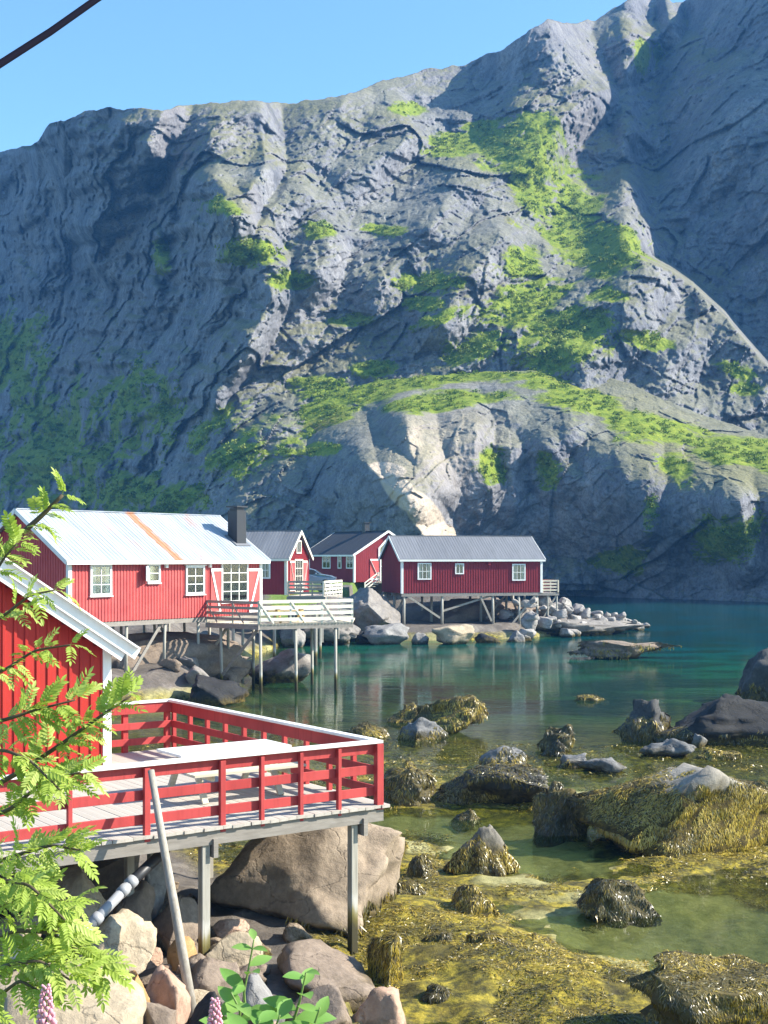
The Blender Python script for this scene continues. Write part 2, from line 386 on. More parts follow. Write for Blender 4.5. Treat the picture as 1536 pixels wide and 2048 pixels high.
# ------------------------------------------------------------------ mountains
def rbf_fit(pts):
    pts = np.array(pts, float); X = pts[:, :2]/1000.; d = pts[:, 2]; n = len(X)
    r = np.linalg.norm(X[:, None]-X[None], axis=2); K = np.sqrt(r*r+.0025)-.05 + 0*np.eye(n)
    A = np.zeros((n+3, n+3)); A[:n, :n] = K - .004*np.eye(n); A[:n, n] = 1; A[:n, n+1:] = X; A[n, :n] = 1; A[n+1:, :n] = X.T
    s = np.linalg.solve(A, np.r_[d, 0, 0, 0])
    def ev(px, py):
        Q = np.c_[px.ravel(), py.ravel()]/1000.; out = s[n]+Q@s[n+1:]
        for i in range(n):
            rr = np.sum((Q-X[i])**2, axis=1); out += s[i]*(np.sqrt(rr+.0025)-.05)
        return out.reshape(px.shape)
    return ev
def rib(px, py, line, amp, wl_, wr_):
    """bulge towards the viewer along a crest line; separate falloff on its left and right side"""
    best = np.full(px.shape, 1e9); sgn = np.zeros(px.shape); tt = np.zeros(px.shape)
    L = len(line)-1
    for i in range(L):
        (x0, y0), (x1, y1) = line[i], line[i+1]; dx, dy = x1-x0, y1-y0; ll = dx*dx+dy*dy
        t = np.clip(((px-x0)*dx+(py-y0)*dy)/ll, 0, 1); qx, qy = px-(x0+t*dx), py-(y0+t*dy); d = np.hypot(qx, qy)
        m = d < best; best[m] = d[m]; sgn[m] = qx[m]; tt[m] = ((i+t)/L)[m]
    wd = wl_+(wr_-wl_)*sstep(sgn/(best+1e-6), -.9, .9); f = np.clip(1-best/wd, 0, 1)
    return -amp*f*(1.6-.6*f)*f**.15
def ellmask(px, py, ells):
    out = np.full(px.shape, -1.0)
    for e in ells:
        cx, cy, rx, ry = e[:4]; a = math.radians(e[4] if len(e) > 4 else 0); k = e[5] if len(e) > 5 else 1.0
        x = (px-cx)*math.cos(a)+(py-cy)*math.sin(a); y = -(px-cx)*math.sin(a)+(py-cy)*math.cos(a)
        out = np.maximum(out, k*(1-np.sqrt((x/rx)**2+(y/ry)**2)))
    return out
def terrain(name, cols, rows, sky_pts, base_pts, ctrl, ribs, veg, dry, pale, amps, extra=None, back=(6, 20, 60, 160)):
    cols = np.asarray(cols, float); sx, sy = np.array(sky_pts, float).T; bx_, by = np.array(base_pts, float).T
    skyy = np.interp(cols, sx, sy); basey = np.interp(cols, bx_, by)
    skyy = skyy + 5*fbm(np.c_[cols/38., cols*0, cols*0+3], 4, .6)*amps.get('sky', 1)
    v = np.linspace(0, 1, rows)[:, None]
    px = np.repeat(cols[None], rows, 0); py = basey[None]+(skyy-basey)[None]*v
    D = rbf_fit(ctrl)(px, py); q = amps.get('q', 1.0); D = np.where(D > 245, 245+(D-245)*q, D)
    for r in ribs: D = D+rib(px, py, *r)
    if extra: D = extra(px, py, D)
    # craggy relief in world coordinates
    def world(D): return np.c_[((px-768)/FPX*D).ravel(), D.ravel(), (EYE+(HORY-py)/FPX*D).ravel()]
    W = world(D); c, s_ = math.cos(.75), math.sin(.75)
    Wr = np.c_[W[:, 0]*c+W[:, 2]*s_, W[:, 1], -W[:, 0]*s_+W[:, 2]*c]            # strata dipping to the left
    vegm = ellmask(px, py, veg).ravel(); vegm = vegm+.55*fbm(W/14., 4, .6)-.12; smoothk = 1-.55*sstep(vegm, -.05, .25)
    wob = np.c_[fbm(W/30., 3), fbm(W/30.+9, 3), fbm(W/30.+19, 3)]
    n = amps['a']*fbm(W/np.array([60, 80, 50])+.3*wob, 2)
    big = noise(W/45.+7)
    c2, s2 = math.cos(-.5), math.sin(-.5); Wq = np.c_[W[:, 0]*c2+W[:, 2]*s2, W[:, 1], -W[:, 0]*s2+W[:, 2]*c2]
    n += amps['f']*.85*facet(Wr/np.array([46, 120, 24])+.10*wob+1.3, 2)*smoothk
    n += amps['f']*.42*facet(Wr/np.array([17, 50, 9])+.10*wob)*smoothk
    n += amps['f']*.34*facet(Wq/np.array([6.0, 26, 13])+.12*wob+3.3, 5)*smoothk
    n += amps['f']*.24*facet(Wr/np.array([4.6, 14, 2.6])+.15*wob, 9)*smoothk
    n += amps['f']*.15*facet(W/np.array([1.5, 4, 1.5]), 3)*smoothk
    n += amps['b']*ridged(Wr/np.array([48, 110, 15])+.25*wob, 2, .6)
    n += amps['d']*fbm(W/2.2, 3, .7)*smoothk
    edge = np.minimum(1, (1-v)*14)*np.ones_like(px)
    D = D-n.reshape(px.shape)*(.25+.75*edge)
    W = world(D)
    W = W.reshape(rows, len(cols), 3)
    ext = []
    top = W[-1].copy(); acc = 0
    for b in back:
        q = top.copy(); f = (top[:, 1]+b)/top[:, 1]; q[:, 0] *= f; q[:, 1] += b; q[:, 2] = EYE+(top[:, 2]-EYE)*(1+b/top[:, 1]*.15)-b*.25-.02*b
        ext.append(q)
    W = np.concatenate([W, np.array(ext)], 0); R, C = W.shape[:2]
    idx = np.arange(R*C).reshape(R, C)
    F = np.c_[idx[:-1, :-1].ravel(), idx[:-1, 1:].ravel(), idx[1:, 1:].ravel(), idx[1:, :-1].ravel()]
    pad = lambda a: np.concatenate([a.reshape(rows, C), np.repeat(a.reshape(rows, C)[-1:], len(back), 0)], 0).ravel()
    vegv = np.clip(.5+vegm*1.1, 0, 1)
    # grass only clings where the rock is not sheer
    dn = np.gradient(W, axis=0); dm = np.gradient(W, axis=1); nn = np.cross(dm.reshape(-1, 3), dn.reshape(-1, 3)); nn /= np.linalg.norm(nn, axis=1)[:, None]+1e-9
    up = np.abs(nn[:, 2])
    vg = pad(vegv)+.30*(sstep(up, .35, .7)-.75)
    dr = pad(np.clip(ellmask(px, py, dry), 0, 1).ravel()); pl = pad(sstep(ellmask(px, py, pale), -.05, .12).ravel())
    me = npmesh(name, W.reshape(-1, 3), F, M['mountain'], False, {'veg': vg, 'dry': dr, 'pale': pl})
    o = link(name, me); tag(o, kind='structure')
    return o, W[:rows], px, py, nn.reshape(R, C, 3)[:rows], vegm.reshape(px.shape)

SKY = [(-400, 360), (-150, 330), (0, 305), (75, 285), (100, 248), (200, 216), (330, 218), (400, 207), (490, 200), (560, 206), (620, 200), (690, 190), (730, 176), (770, 160),
       (850, 140), (920, 130), (1000, 100), (1060, 62), (1095, 37), (1130, 46), (1190, 40), (1240, 12), (1262, -8), (1325, -12), (1345, 6), (1400, -6), (1480, -45), (1620, -110), (1800, -170), (2200, -200)]
ctrlA = [(-300, 340, 520), (0, 300, 410), (100, 250, 350), (300, 220, 360), (500, 205, 400), (700, 190, 430), (900, 130, 480), (1090, 40, 500), (1200, 40, 560), (1300, -5, 560), (1450, -30, 455), (1620, -110, 400), (2000, -190, 330),
         (-300, 700, 480), (-300, 1000, 420), (0, 500, 395), (0, 900, 340), (100, 400, 330), (150, 600, 315), (200, 350, 318), (200, 900, 275), (300, 700, 278), (350, 450, 300), (400, 900, 232), (330, 300, 345), (420, 290, 345), (520, 310, 372), (480, 600, 262),
         (0, 1200, 280), (300, 1150, 222), (560, 900, 218), (600, 700, 262), (600, 500, 300), (600, 350, 352), (500, 450, 302), (750, 700, 262), (750, 550, 298), (800, 400, 352), (800, 280, 402), (900, 250, 432),
         (950, 650, 260), (950, 500, 305), (950, 350, 372), (1050, 250, 442), (1050, 400, 365), (1080, 550, 302), (1150, 650, 270), (1150, 480, 345), (1170, 350, 415), (1220, 200, 490), (1000, 150, 472),
         (1290, 300, 435), (1380, 300, 372), (1350, 450, 332), (1450, 200, 375), (1536, 300, 312), (1536, 500, 282), (1450, 540, 300), (1700, 400, 255), (2000, 400, 240), (1700, 800, 240), (2000, 900, 210),
         (1250, 560, 284), (1300, 620, 266), (1400, 700, 254), (1500, 790, 245), (700, 800, 236), (1000, 750, 247), (1200, 740, 246), (1400, 850, 235), (1536, 850, 235), (600, 1000, 206), (800, 1200, 205), (1200, 1200, 200), (1536, 1200, 195)]
ribsA = [([(330, 215), (285, 300), (235, 400)], 13, 150, 55), ([(130, 250), (215, 330)], 5, 80, 60),
         ([(520, 230), (530, 330), (490, 390)], 22, 150, 45), ([(195, 390), (205, 460)], 7, 90, 30), ([(440, 400), (470, 450), (460, 500)], 14, 90, 45), ([(310, 480), (330, 540)], 8, 60, 22),
         ([(540, 530), (545, 590), (490, 700), (430, 760)], 16, 110, 45), ([(640, 420), (660, 480), (640, 540)], 10, 90, 50), ([(690, 200), (600, 330), (520, 460)], 12, 90, 60),
         ([(800, 240), (820, 270), (740, 330)], 12, 110, 40), ([(1095, 45), (1140, 110), (1180, 190), (1120, 240)], 30, 170, 60), ([(1330, 5), (1340, 50), (1290, 90)], 26, 110, 35),
         ([(910, 370), (850, 470), (760, 560)], 9, 80, 60), ([(1000, 480), (930, 560), (880, 640)], 8, 80, 60), ([(1480, 200), (1400, 330), (1290, 450)], 14, 120, 90), ([(1380, 130), (1300, 250)], 12, 80, 60), ([(1150, 740), (1250, 600), (1290, 530)], 10, 120, 90)]
def extraA(px, py, D):
    cy = np.interp(px, [1180, 1290, 1340, 1385, 1450, 1500, 1560, 1700, 2200], [480, 520, 540, 570, 630, 690, 760, 860, 1000])
    f = sstep(cy-py, -4, 16)*sstep(px, 1240, 1320); D = D+f*45
    bx_ = np.interp(py, [150, 230, 320, 400, 500, 620, 800, 1000], [200, 250, 350, 450, 500, 520, 430, 340])+45*fbm(np.c_[px.ravel()/90, py.ravel()/60, 0*px.ravel()], 3).reshape(px.shape)
    return D+.25*28*np.log1p(np.exp(np.clip((bx_-px)/28, -20, 40)))
vegA = [(1080, 330, 75, 130), (1030, 300, 80, 60), (1150, 420, 55, 90), (1290, 110, 35, 45), (10, 720, 95, 130), (440, 412, 55, 25), (322, 505, 20, 40), (500, 505, 70, 28), (640, 462, 35, 20),
        (1040, 620, 130, 50, -15), (1120, 670, 120, 80), (960, 690, 90, 40, -20), (760, 738, 50, 22), (640, 780, 60, 30), (850, 610, 45, 16), (590, 560, 60, 20), (1460, 740, 95, 25, 15), (1490, 775, 70, 22),
        (240, 985, 130, 55), (120, 900, 170, 160, 0, .8), (280, 830, 130, 100, 0, .5), (900, 290, 80, 25), (1200, 490, 110, 60, 10, .9), (820, 215, 40, 18), (880, 560, 90, 25), (700, 640, 70, 20), (1300, 680, 90, 20, 10, .7), (1220, 590, 60, 20), (470, 860, 150, 60, 0, .4), (760, 460, 60, 15), (960, 250, 40, 15), (1040, 520, 50, 40), (880, 640, 100, 20, -20, .8)]
cols = np.r_[np.linspace(-400, -70, 24), np.linspace(-60, 1600, 720), np.linspace(1610, 2200, 40)]
mtn, WA, pxA, pyA, nA, vmA = terrain('mountain', cols, 470, SKY, [(-400, 1150), (2200, 1200)], ctrlA, ribsA, vegA, [(1000, 420, 40, 60)], [(470, 700, 2, 2)],
    dict(a=6.5, b=3.2, d=.5, f=3.8, q=.6), extraA, back=(6, 20, 50, 140))

SKYB = [(150, 1080), (230, 1045), (330, 1005), (400, 958), (480, 893), (560, 835), (650, 790), (760, 760), (900, 748), (1000, 742), (1150, 742), (1250, 764), (1330, 800), (1420, 835), (1536, 872), (1700, 915), (2100, 960)]
ctrlB = [(150, 1090, 235), (330, 1010, 230), (400, 1100, 215), (500, 900, 229), (480, 1000, 214), (600, 1000, 204), (600, 1200, 196), (700, 950, 205), (560, 840, 232), (650, 795, 236), (760, 880, 209), (780, 1000, 197), (870, 1070, 196), (760, 765, 240), (900, 755, 240), (900, 835, 213), (800, 835, 214), (1000, 830, 214), (1000, 745, 242), (1100, 785, 228),
         (1150, 745, 240), (1250, 800, 224), (1250, 768, 234), (1000, 950, 205), (1000, 1100, 203), (1000, 1200, 208), (1130, 1192, 208), (1200, 900, 202), (1200, 1100, 198), (1300, 1197, 194), (1400, 945, 191), (1400, 1100, 187), (1536, 950, 182), (1536, 1100, 178), (1536, 1203, 176), (1400, 880, 211), (1400, 838, 226), (1536, 912, 200), (1536, 874, 220), (1700, 1000, 172), (1700, 1210, 168), (2100, 1000, 160), (2100, 1215, 156), (1700, 920, 205)]
ribsB = [([(735, 930), (790, 985), (850, 1075)], 13, 130, 66), ([(812, 835), (820, 900), (860, 985)], 10, 70, 62), ([(950, 850), (950, 910), (975, 975)], 8, 120, 40), ([(1075, 780), (1130, 830)], 6, 120, 60), ([(1170, 850), (1230, 900), (1250, 960)], 6, 110, 60),
         ([(1350, 900), (1360, 980), (1330, 1100)], 5, 90, 70), ([(1450, 930), (1440, 1060)], 6, 80, 60), ([(1090, 900), (1130, 960)], 4, 70, 40), ([(860, 790), (1000, 775)], 3, 60, 60), ([(1290, 870), (1300, 960), (1290, 1060)], 5, 70, 35), ([(1020, 900), (1030, 1010)], 4, 60, 30), ([(1480, 1000), (1500, 1130)], 5, 60, 40)]
vegB = [(700, 785, 210, 28, -9), (610, 838, 150, 30, -27), (470, 935, 150, 28, -38), (880, 800, 120, 22, -5), (1180, 805, 80, 34, 10), (1330, 866, 150, 36, 14), (1480, 905, 150, 34, 8), (980, 930, 40, 55), (1095, 935, 32, 45), (645, 900, 60, 16, -10), (520, 980, 110, 40, -40, .9), (330, 1000, 130, 45), (1220, 1125, 120, 34, -10, .85), (1460, 1080, 70, 60, 0, .7), (950, 752, 200, 14), (1120, 760, 90, 20), (1600, 930, 120, 30), (1300, 1010, 30, 60, 0, .5), (1350, 930, 60, 40, 20, .8)]
cols = np.r_[np.linspace(150, 1600, 620), np.linspace(1606, 2100, 50)]
head, WB, pxB, pyB, nB, vmB = terrain('headland', cols, 290, SKYB, [(150, 1160), (600, 1185), (1130, 1198), (1300, 1203), (1536, 1213), (2100, 1232)], ctrlB, ribsB, vegB, [(1180, 760, 120, 26, 12), (1290, 800, 80, 24, 20), (600, 870, 120, 20, -25)],
    [(775, 938, 40, 14, 8), (800, 980, 60, 26, 50), (850, 1030, 62, 30, 52), (880, 1075, 40, 30), (890, 900, 75, 80, 0, .03), (832, 880, 26, 60, 0, .06)], dict(a=1.6, b=.6, d=.25, f=1.7, sky=.45), None, back=(4, 14, 30, 60))  # pale scar; last two ellipses paint the buttress's sunlit face paler

# ------------------------------------------------------------------ shore, sea bed
LAND = np.array([(-120, -14), (9, -14), (6.5, 4), (3.0, 9), (1.0, 13), (-.4, 17), (-.6, 21.5), (-3.5, 26), (-8, 34), (-13, 45), (-11, 52), (-7.2, 56.5), (-7, 61), (-8, 75), (-7, 91), (-2, 94.5), (3, 95), (9.5, 97), (13, 101), (15, 107), (13, 118), (4, 140), (-20, 215), (-120, 215)], float)
def sdist(X, Y):
    d = np.full(X.shape, 1e9); ins = np.zeros(X.shape, bool); n = len(LAND)
    for i in range(n):
        (x0, y0), (x1, y1) = LAND[i], LAND[(i+1) % n]; dx, dy = x1-x0, y1-y0
        t = np.clip(((X-x0)*dx+(Y-y0)*dy)/(dx*dx+dy*dy), 0, 1); d = np.minimum(d, np.hypot(X-x0-t*dx, Y-y0-t*dy))
        c = (y0 > Y) != (y1 > Y); xi = x0+(Y-y0)/(dy if dy else 1e-9)*dx; ins ^= c & (X < xi)
    return np.where(ins, d, -d)
MOUND = [(850, 1650, 2.2, 1.2, -.12), (1050, 1690, 1.6, 2.2, -.20), (1400, 1860, 2.8, 1.8, -.20), (1500, 1960, 1.6, 2.5, -.18), (960, 1600, 1.8, 1.2, .10), (800, 1700, 1.3, 2.0, .16), (830, 1850, 1.6, 1.8, .16), (1000, 1800, 1.5, 1.2, .10), (1000, 1960, 2.5, 1.2, .14), (1200, 1980, 2, 1.0, .10), (1450, 1720, 2.5, 1.5, .08), (1200, 1530, 8, 1.8, .07), (800, 1560, 3, 3, .09), (1300, 1560, 4, 1.2, -.16), (800, 1490, 4, 2, .04), (1150, 1890, 1.2, .9, .09)]
def ground_z(X, Y, detail=True):
    d = sdist(X, Y); sh = X.shape
    Pp = np.c_[X.ravel(), Y.ravel(), np.zeros(X.size)]
    cap = np.interp(Y, [-14, 5, 10.5, 14.5, 30, 50, 66, 80, 112, 140, 215], [4.25, 4.2, 1.0, .15, .3, .5, 2.0, 3.45, 3.75, 4.2, 6])
    cap = np.where((X > -2.5) & (Y > 88) & (Y < 116), np.minimum(cap, 1.0), cap)
    n1 = fbm(Pp/3.2, 4).reshape(sh); n2 = fbm(Pp/9.0+5, 3).reshape(sh); n3 = ridged(Pp/1.3, 3).reshape(sh)
    land = np.minimum(cap, d*(.55+.25*n2)+.12)+np.clip(d, 0, 1)*(.22*n1+.05*n3)*np.where(Y > 78, .5, 1)
    o = np.maximum(-d, 0)
    shallow = -.06-.004*np.maximum(Y-20, 0)+.12*n1*np.interp(Y, [15, 40, 60], [1, .8, .5])+.06*n2+.075*n3*np.interp(Y, [14, 34, 50], [1, .8, .3])
    deep = np.maximum(Y-42, 0)*(.055+.0014*np.maximum(X+2, 0))
    sea = shallow-np.minimum(deep, 5.5)*np.clip(o/3+.1, 0, 1)
    for (px, py, rx, ry, h) in MOUND:
        c = P(px, py, Dof(py)); sea = sea+h*np.exp(-((X-c.x)/rx)**2-((Y-c.y)/ry)**2)
    return np.where(d > 0, np.maximum(land, sea), sea)
gy = np.r_[np.linspace(-14, 8, 26), 9*np.exp(np.linspace(0, math.log(215/9.), 470))]
gu = np.r_[-np.linspace(3.2, .46, 36)[:-1], np.linspace(-.45, .45, 330), np.linspace(.46, 3.2, 36)[1:]]
GX = gu[None]*np.maximum(gy[:, None], 0)**1.0*.78+gu[None]*8.0*.78; GY = np.repeat(gy[:, None], len(gu), 1)
GX = np.where(np.abs(gu)[None] > .45, GX*1.0, GX); GZ = ground_z(GX, GY)
dfar = sdist(GX, GY)
cz = lambda px, py: P(px, py, Dof(py))
sandf = np.zeros(GX.shape)
SANDS = [(860, 1645, 1.5, .9, 1.2), (790, 1695, .7, .7, .9), (1050, 1690, 1.5, 2.6, 1.0), (1400, 1860, 2.6, 1.9, .9), (1500, 1930, 1.4, 1.8, .8), (1200, 1580, 2.0, 1.2, .5), (1000, 1765, 1.0, .7, .7)]
for (px, py, rx, ry, k) in SANDS:
    c = cz(px, py); sandf = np.maximum(sandf, k*np.exp(-((GX-c.x)/rx)**2-((GY-c.y)/ry)**2))
weed = .78-sandf*.9-np.clip((GY-46)/40, 0, .25)
weed = np.where(dfar > 1.0, .5, weed)
gc = P(690, 1178, 90); grass = .95*np.exp(-((GX-gc.x+2)/5)**2-((GY-96)/8)**2)+np.clip((GY-104)/10, 0, .8)*(dfar > 2)*(GX < -1.5)
grass = np.where((GY < 6.0) & (dfar > 0), .8, grass)
idx = np.arange(GX.size).reshape(GX.shape)
GF = np.c_[idx[:-1, :-1].ravel(), idx[:-1, 1:].ravel(), idx[1:, 1:].ravel(), idx[1:, :-1].ravel()]
tag(link('ground', npmesh('ground', np.c_[GX.ravel(), GY.ravel(), GZ.ravel()], GF, M['ground'], True, {'weed': weed.ravel(), 'grass': grass.ravel(), 'land': sstep(dfar, .2, 1.0).ravel()})), kind='structure')
def gz(x, y): return float(ground_z(np.array([[float(x)]]), np.array([[float(y)]]))[0, 0])

wy = np.r_[np.linspace(11, 60, 150), np.linspace(61, 260, 110)]; wx = np.linspace(-90, 260, 330)
WX, WY = np.meshgrid(wx, wy); dep = np.maximum(-ground_z(WX, WY), 0)
dep = np.maximum(dep, np.clip((WY-150)/12., 0, 4.5)); dep = np.where(WX > 75, 4.5, dep)
idx = np.arange(WX.size).reshape(WX.shape)
WF = np.c_[idx[:-1, :-1].ravel(), idx[:-1, 1:].ravel(), idx[1:, 1:].ravel(), idx[1:, :-1].ravel()]
tag(link('water', npmesh('water', np.c_[WX.ravel(), WY.ravel(), 0*WX.ravel()], WF, M['water'], True, {'depth': dep.ravel()})), kind='structure')
# ------------------------------------------------------------------ building kit
def window(parent, o, ux, uz, w_, h_, nx, ny, frame=None, name='window', curtain=True, proud=.03, fw=.09, crown=True, nrm=None):
    """a window whose lower left corner is o, spanning ux*w and uz*h; frame, panes and glazing bars are sub-parts"""
    frame = frame or M['white']; ux = Vector(ux); uz = Vector(uz); o = Vector(o); nn = (Vector(nrm) if nrm else ux.cross(uz)).normalized()
    pt = lambda a, b, c: o+ux*a+uz*b+nn*c
    R = Matrix((ux, nn, uz)).transposed()
    def bx(mb, a0, a1, b0, b1, c0, c1): mb.box(pt((a0+a1)/2, (b0+b1)/2, (c0+c1)/2), (a1-a0, c1-c0, b1-b0), R)
    f = MB(); bx(f, -fw, 0, -fw, h_+fw, 0, proud+.035); bx(f, w_, w_+fw, -fw, h_+fw, 0, proud+.035); bx(f, 0, w_, -fw, 0, 0, proud+.035); bx(f, 0, w_, h_, h_+fw, 0, proud+.035)
    if crown: bx(f, -fw-.05, w_+fw+.05, h_+fw, h_+fw+.05, 0, proud+.08); bx(f, -fw-.04, w_+fw+.04, -fw-.05, -fw, 0, proud+.07)
    fo = f.build(name, frame, parent)
    b = MB(); bx(b, 0, w_, 0, h_, .002, .008); b.build('backing', M['dark'], fo)
    if curtain:
        for (a0, a1) in ((.0, .24*w_), (.78*w_, w_)):
            c = MB(); k = 5
            for i in range(k): bx(c, a0+(a1-a0)*i/k, a0+(a1-a0)*(i+1)/k-.004, .01, h_-.01, .010, .014+.008*(i % 2))
            c.build('curtain', M['curtain'], fo)
    bw = .035
    for i in range(1, nx): m = MB(); bx(m, w_*i/nx-bw/2, w_*i/nx+bw/2, 0, h_, .03, proud+.028); m.build('glazing_bar', frame, fo)
    for j in range(1, ny): m = MB(); bx(m, 0, w_, h_*j/ny-bw/2, h_*j/ny+bw/2, .031, proud+.024); m.build('glazing_bar', frame, fo)
    for i in range(nx):
        for j in range(ny):
            m = MB(); bx(m, w_*i/nx+bw/2+.001, w_*(i+1)/nx-bw/2-.001, h_*j/ny+bw/2+.001, h_*(j+1)/ny-bw/2-.001, .034, .038); m.build('pane', M['glass'], fo)
    return fo

class House:
    """gabled house: local x along the front wall, y into the house; origin at the front left corner of the floor"""
    def __init__(s, name, label, cat, O, u, L, W, base, eave, ridge, wallm, roofm, trim, batt=.16, panel=1.0, oh=.3, gable='left', group=None):
        s.O, s.u = Vector((O[0], O[1], 0)), Vector((u[0], u[1], 0)).normalized(); s.L, s.W, s.base, s.eave, s.ridge = L, W, base, eave, ridge
        s.v = Vector((-s.u.y, s.u.x, 0)); s.rz = math.atan2(s.u.y, s.u.x); s.trim = trim; s.oh = oh
        s.root = tag(empty(name, (O[0], O[1], base), s.rz), label, cat, group); e, r = eave-base, ridge-base; s.e, s.r = e, r
        MB().prismx([(0, 0), (W, 0), (W, e), (W/2, r-.08), (0, e)], 0, L).build('wall', wallm, s.root)
        # vertical cladding battens on the front wall and on both gables (too fine to pick apart)
        mb = MB(); n = int(L/batt)
        for i in range(n+1): mb.box((i*(L-.04)/n+.02, -.013, e/2), (.05, .026, e-.004))
        o = mb.build('front_cladding', wallm, s.root); o['kind'] = 'stuff'
        for gx, sg in ((0, -1), (L, 1)):
            mb = MB(); n = int(W/batt)
            for i in range(n+1):
                y = .02+i*(W-.04)/n; h = e+(r-.08-e)*(1-abs(y-W/2)/(W/2))-.05; mb.box((gx+sg*.013, y, h/2), (.026, .05, h))
            o = mb.build('gable_cladding', wallm, s.root); o['kind'] = 'stuff'
        # corner boards
        for x in (0, L):
            sx = -1 if x == 0 else 1
            MB().box((x-sx*.055, -.035, e/2-.02), (.15, .03, e)).box((x+sx*.035, .055-.02, e/2-.021), (.03, .16, e)).build('corner_board', trim, s.root)
        # roof: front slope in sheets, back slope, ridge cap
        sl = (r-e)/(W/2); th = math.atan(sl); c, sn = math.cos(th), math.sin(th); fl = W/2/c+oh/c*.9; s.sl = sl; s.th = th
        n = max(2, int(round((L+2*oh)/panel))); pw = (L+2*oh)/n
        rm = Matrix.Rotation(th, 3, 'X')
        for side in (0, 1):
            for i in range(n if side == 0 else 1):
                mb = MB(); w0 = pw if side == 0 else L+2*oh
                nr = max(2, int(w0/.2)) if side == 0 else 2
                mb.box((0, fl/2, .03), (w0-.004, fl, .03))
                for k in range(nr): mb.box((-w0/2+(k+.5)*w0/nr, fl/2, .052), (.045, fl-.004, .014))
                me = mb.mesh('roof_sheet', roofm)
                ob = link('roof_sheet', me, s.root); xx = -oh+pw*(i+.5) if side == 0 else L/2
                ob.rotation_euler = (th+(random.uniform(-.002, .002) if side == 0 else 0), 0, 0 if side == 0 else 0)
                y0 = -oh*.9; z0 = e-oh*.9*sl
                if side == 0: ob.location = (xx, y0, z0+random.uniform(0, .006))
                else: ob.rotation_euler = (th, 0, math.pi); ob.location = (xx, W+oh*.9, z0)
        MB().box((L/2, W/2, r+.045), (L+2*oh+.02, .22, .04)).build('ridge_cap', roofm, s.root)
        MB().box((L/2, -oh*.9-.015, e-oh*.9*sl-.05), (L+2*oh, .03, .15)).build('eaves_board', trim, s.root)
        for x in (-oh-.018, L+oh+.018):
            for y0, y1 in ((-oh*.9, W/2), (W+oh*.9, W/2)):
                z0 = e-oh*.9*sl
                MB().bar((x, y0, z0-.04), (x, y1, r-.04+.0), .03, .19, (0, 0, 1)).build('bargeboard', trim, s.root)
        # soffit closes the gap between wall and roof
    def t(s, px):                               # distance along the front wall of a photo column
        k = (px-768)/FPX; return (k*s.O.y-s.O.x)/(s.u.x-k*s.u.y)
    def tg(s, px, x=None):                      # distance along the right gable of a photo column
        q = s.O+s.u*(s.L if x is None else x); k = (px-768)/FPX; return (k*q.y-q.x)/(s.v.x-k*s.v.y)
    def z(s, py, D): return EYE+(HORY-py)/FPX*D-s.base
    def win_front(s, x0, x1, y0, y1, nx, ny, **k):
        a, b = s.t(x0), s.t(x1); D = (s.O+s.u*(a+b)*.5).y; z0, z1 = s.z(y1, D), s.z(y0, D); f = .08
        return window(s.root, (a+f, -.028, z0+f), (1, 0, 0), (0, 0, 1), b-a-2*f, z1-z0-2*f, nx, ny, nrm=(0, -1, 0), **k)
def rail_run(parent, a, b, h, nrail, mat, posts, rh=.1, tk=.03, cap=None, brace=False, pmat=None, pw=.08, off=.0, post_down=0.0):
    a, b = Vector(a), Vector(b); d = (b-a).normalized(); nrm = Vector((d.y, -d.x, 0))
    for i in range(nrail):
        z = h*(i+1)/nrail-rh/2; MB().bar(a+Vector((0, 0, z))+nrm*off, b+Vector((0, 0, z))+nrm*off, tk, rh).build('rail', mat, parent)
    L = (b-a).length
    for i in range(posts):
        p = a+(b-a)*(i/(posts-1) if posts > 1 else .5); MB().box(p+Vector((0, 0, (h-.01-post_down)/2))-nrm*.045, (pw, pw, h-.01+post_down)).build('rail_post', pmat or mat, parent)
        if brace and i < posts-1:
            q = a+(b-a)*((i+.45)/(posts-1)); MB().bar(p+Vector((0, 0, h-.08))+nrm*(off+.035), q+Vector((0, 0, .02))+nrm*(off+.035), .025, .07).build('brace', mat, parent)
    if cap: MB().bar(a+Vector((0, 0, h+.02)), b+Vector((0, 0, h+.02)), .14, .035).build('handrail', cap, parent)
def piles(parent, pts, top, mat=None, r=.07, name='stilt'):
    for (x, y) in pts:
        g = min(gz(x, y), top-.4)-.25; mb = MB(); jx, jy = random.uniform(-.04, .04), random.uniform(-.04, .04)
        mb.tube([(x, y, top), (x+jx, y+jy, (top+g)/2), (x+jx*1.5, y+jy, g)], [r, r*1.02, r*1.1], 8).build(name, mat or M['pile'], parent, True)
def weld_world(root, mk):                       # parts given in world coordinates hang under a house frame
    inv = (Matrix.Translation(root.location) @ Matrix.Rotation(root.rotation_euler.z, 4, 'Z')).inverted()
    before = set(COL.objects); mk()
    for o in list(COL.objects):
        if o not in before and o.parent == root: o.matrix_parent_inverse = inv

# ------------------------------------------------------------------ white roofed house on stilts
h1 = House('stilt_house', 'red wooden house on stilts with white sheet roof and rust streak', 'house', (-12.9, 54), (.62, .785), 11.35, 6.3, 3.3, 6.02, 8.02, M['red'], M['roofwhite'], M['white'], .17, 1.1, .32)
h1.win_front(179, 221, 1129, 1191, 2, 3, name='window')
h1.win_front(370, 407, 1132, 1188, 2, 3, name='window')
for nd_ in M['roofwhite'].node_tree.nodes:
    if nd_.type == 'TEX_COORD': nd_.object = h1.root
sw = h1.win_front(294, 318, 1128, 1165, 1, 2, name='window', curtain=False)
# a small sash standing open beside the little window
a = h1.t(294); D1 = (h1.O+h1.u*a).y; z0, z1 = h1.z(1162, D1), h1.z(1132, D1)
MB().box((a-.18, -.23, (z0+z1)/2), (.40, .04, z1-z0), Matrix.Rotation(math.radians(35), 3, 'Z')).build('open_sash', M['white'], h1.root)
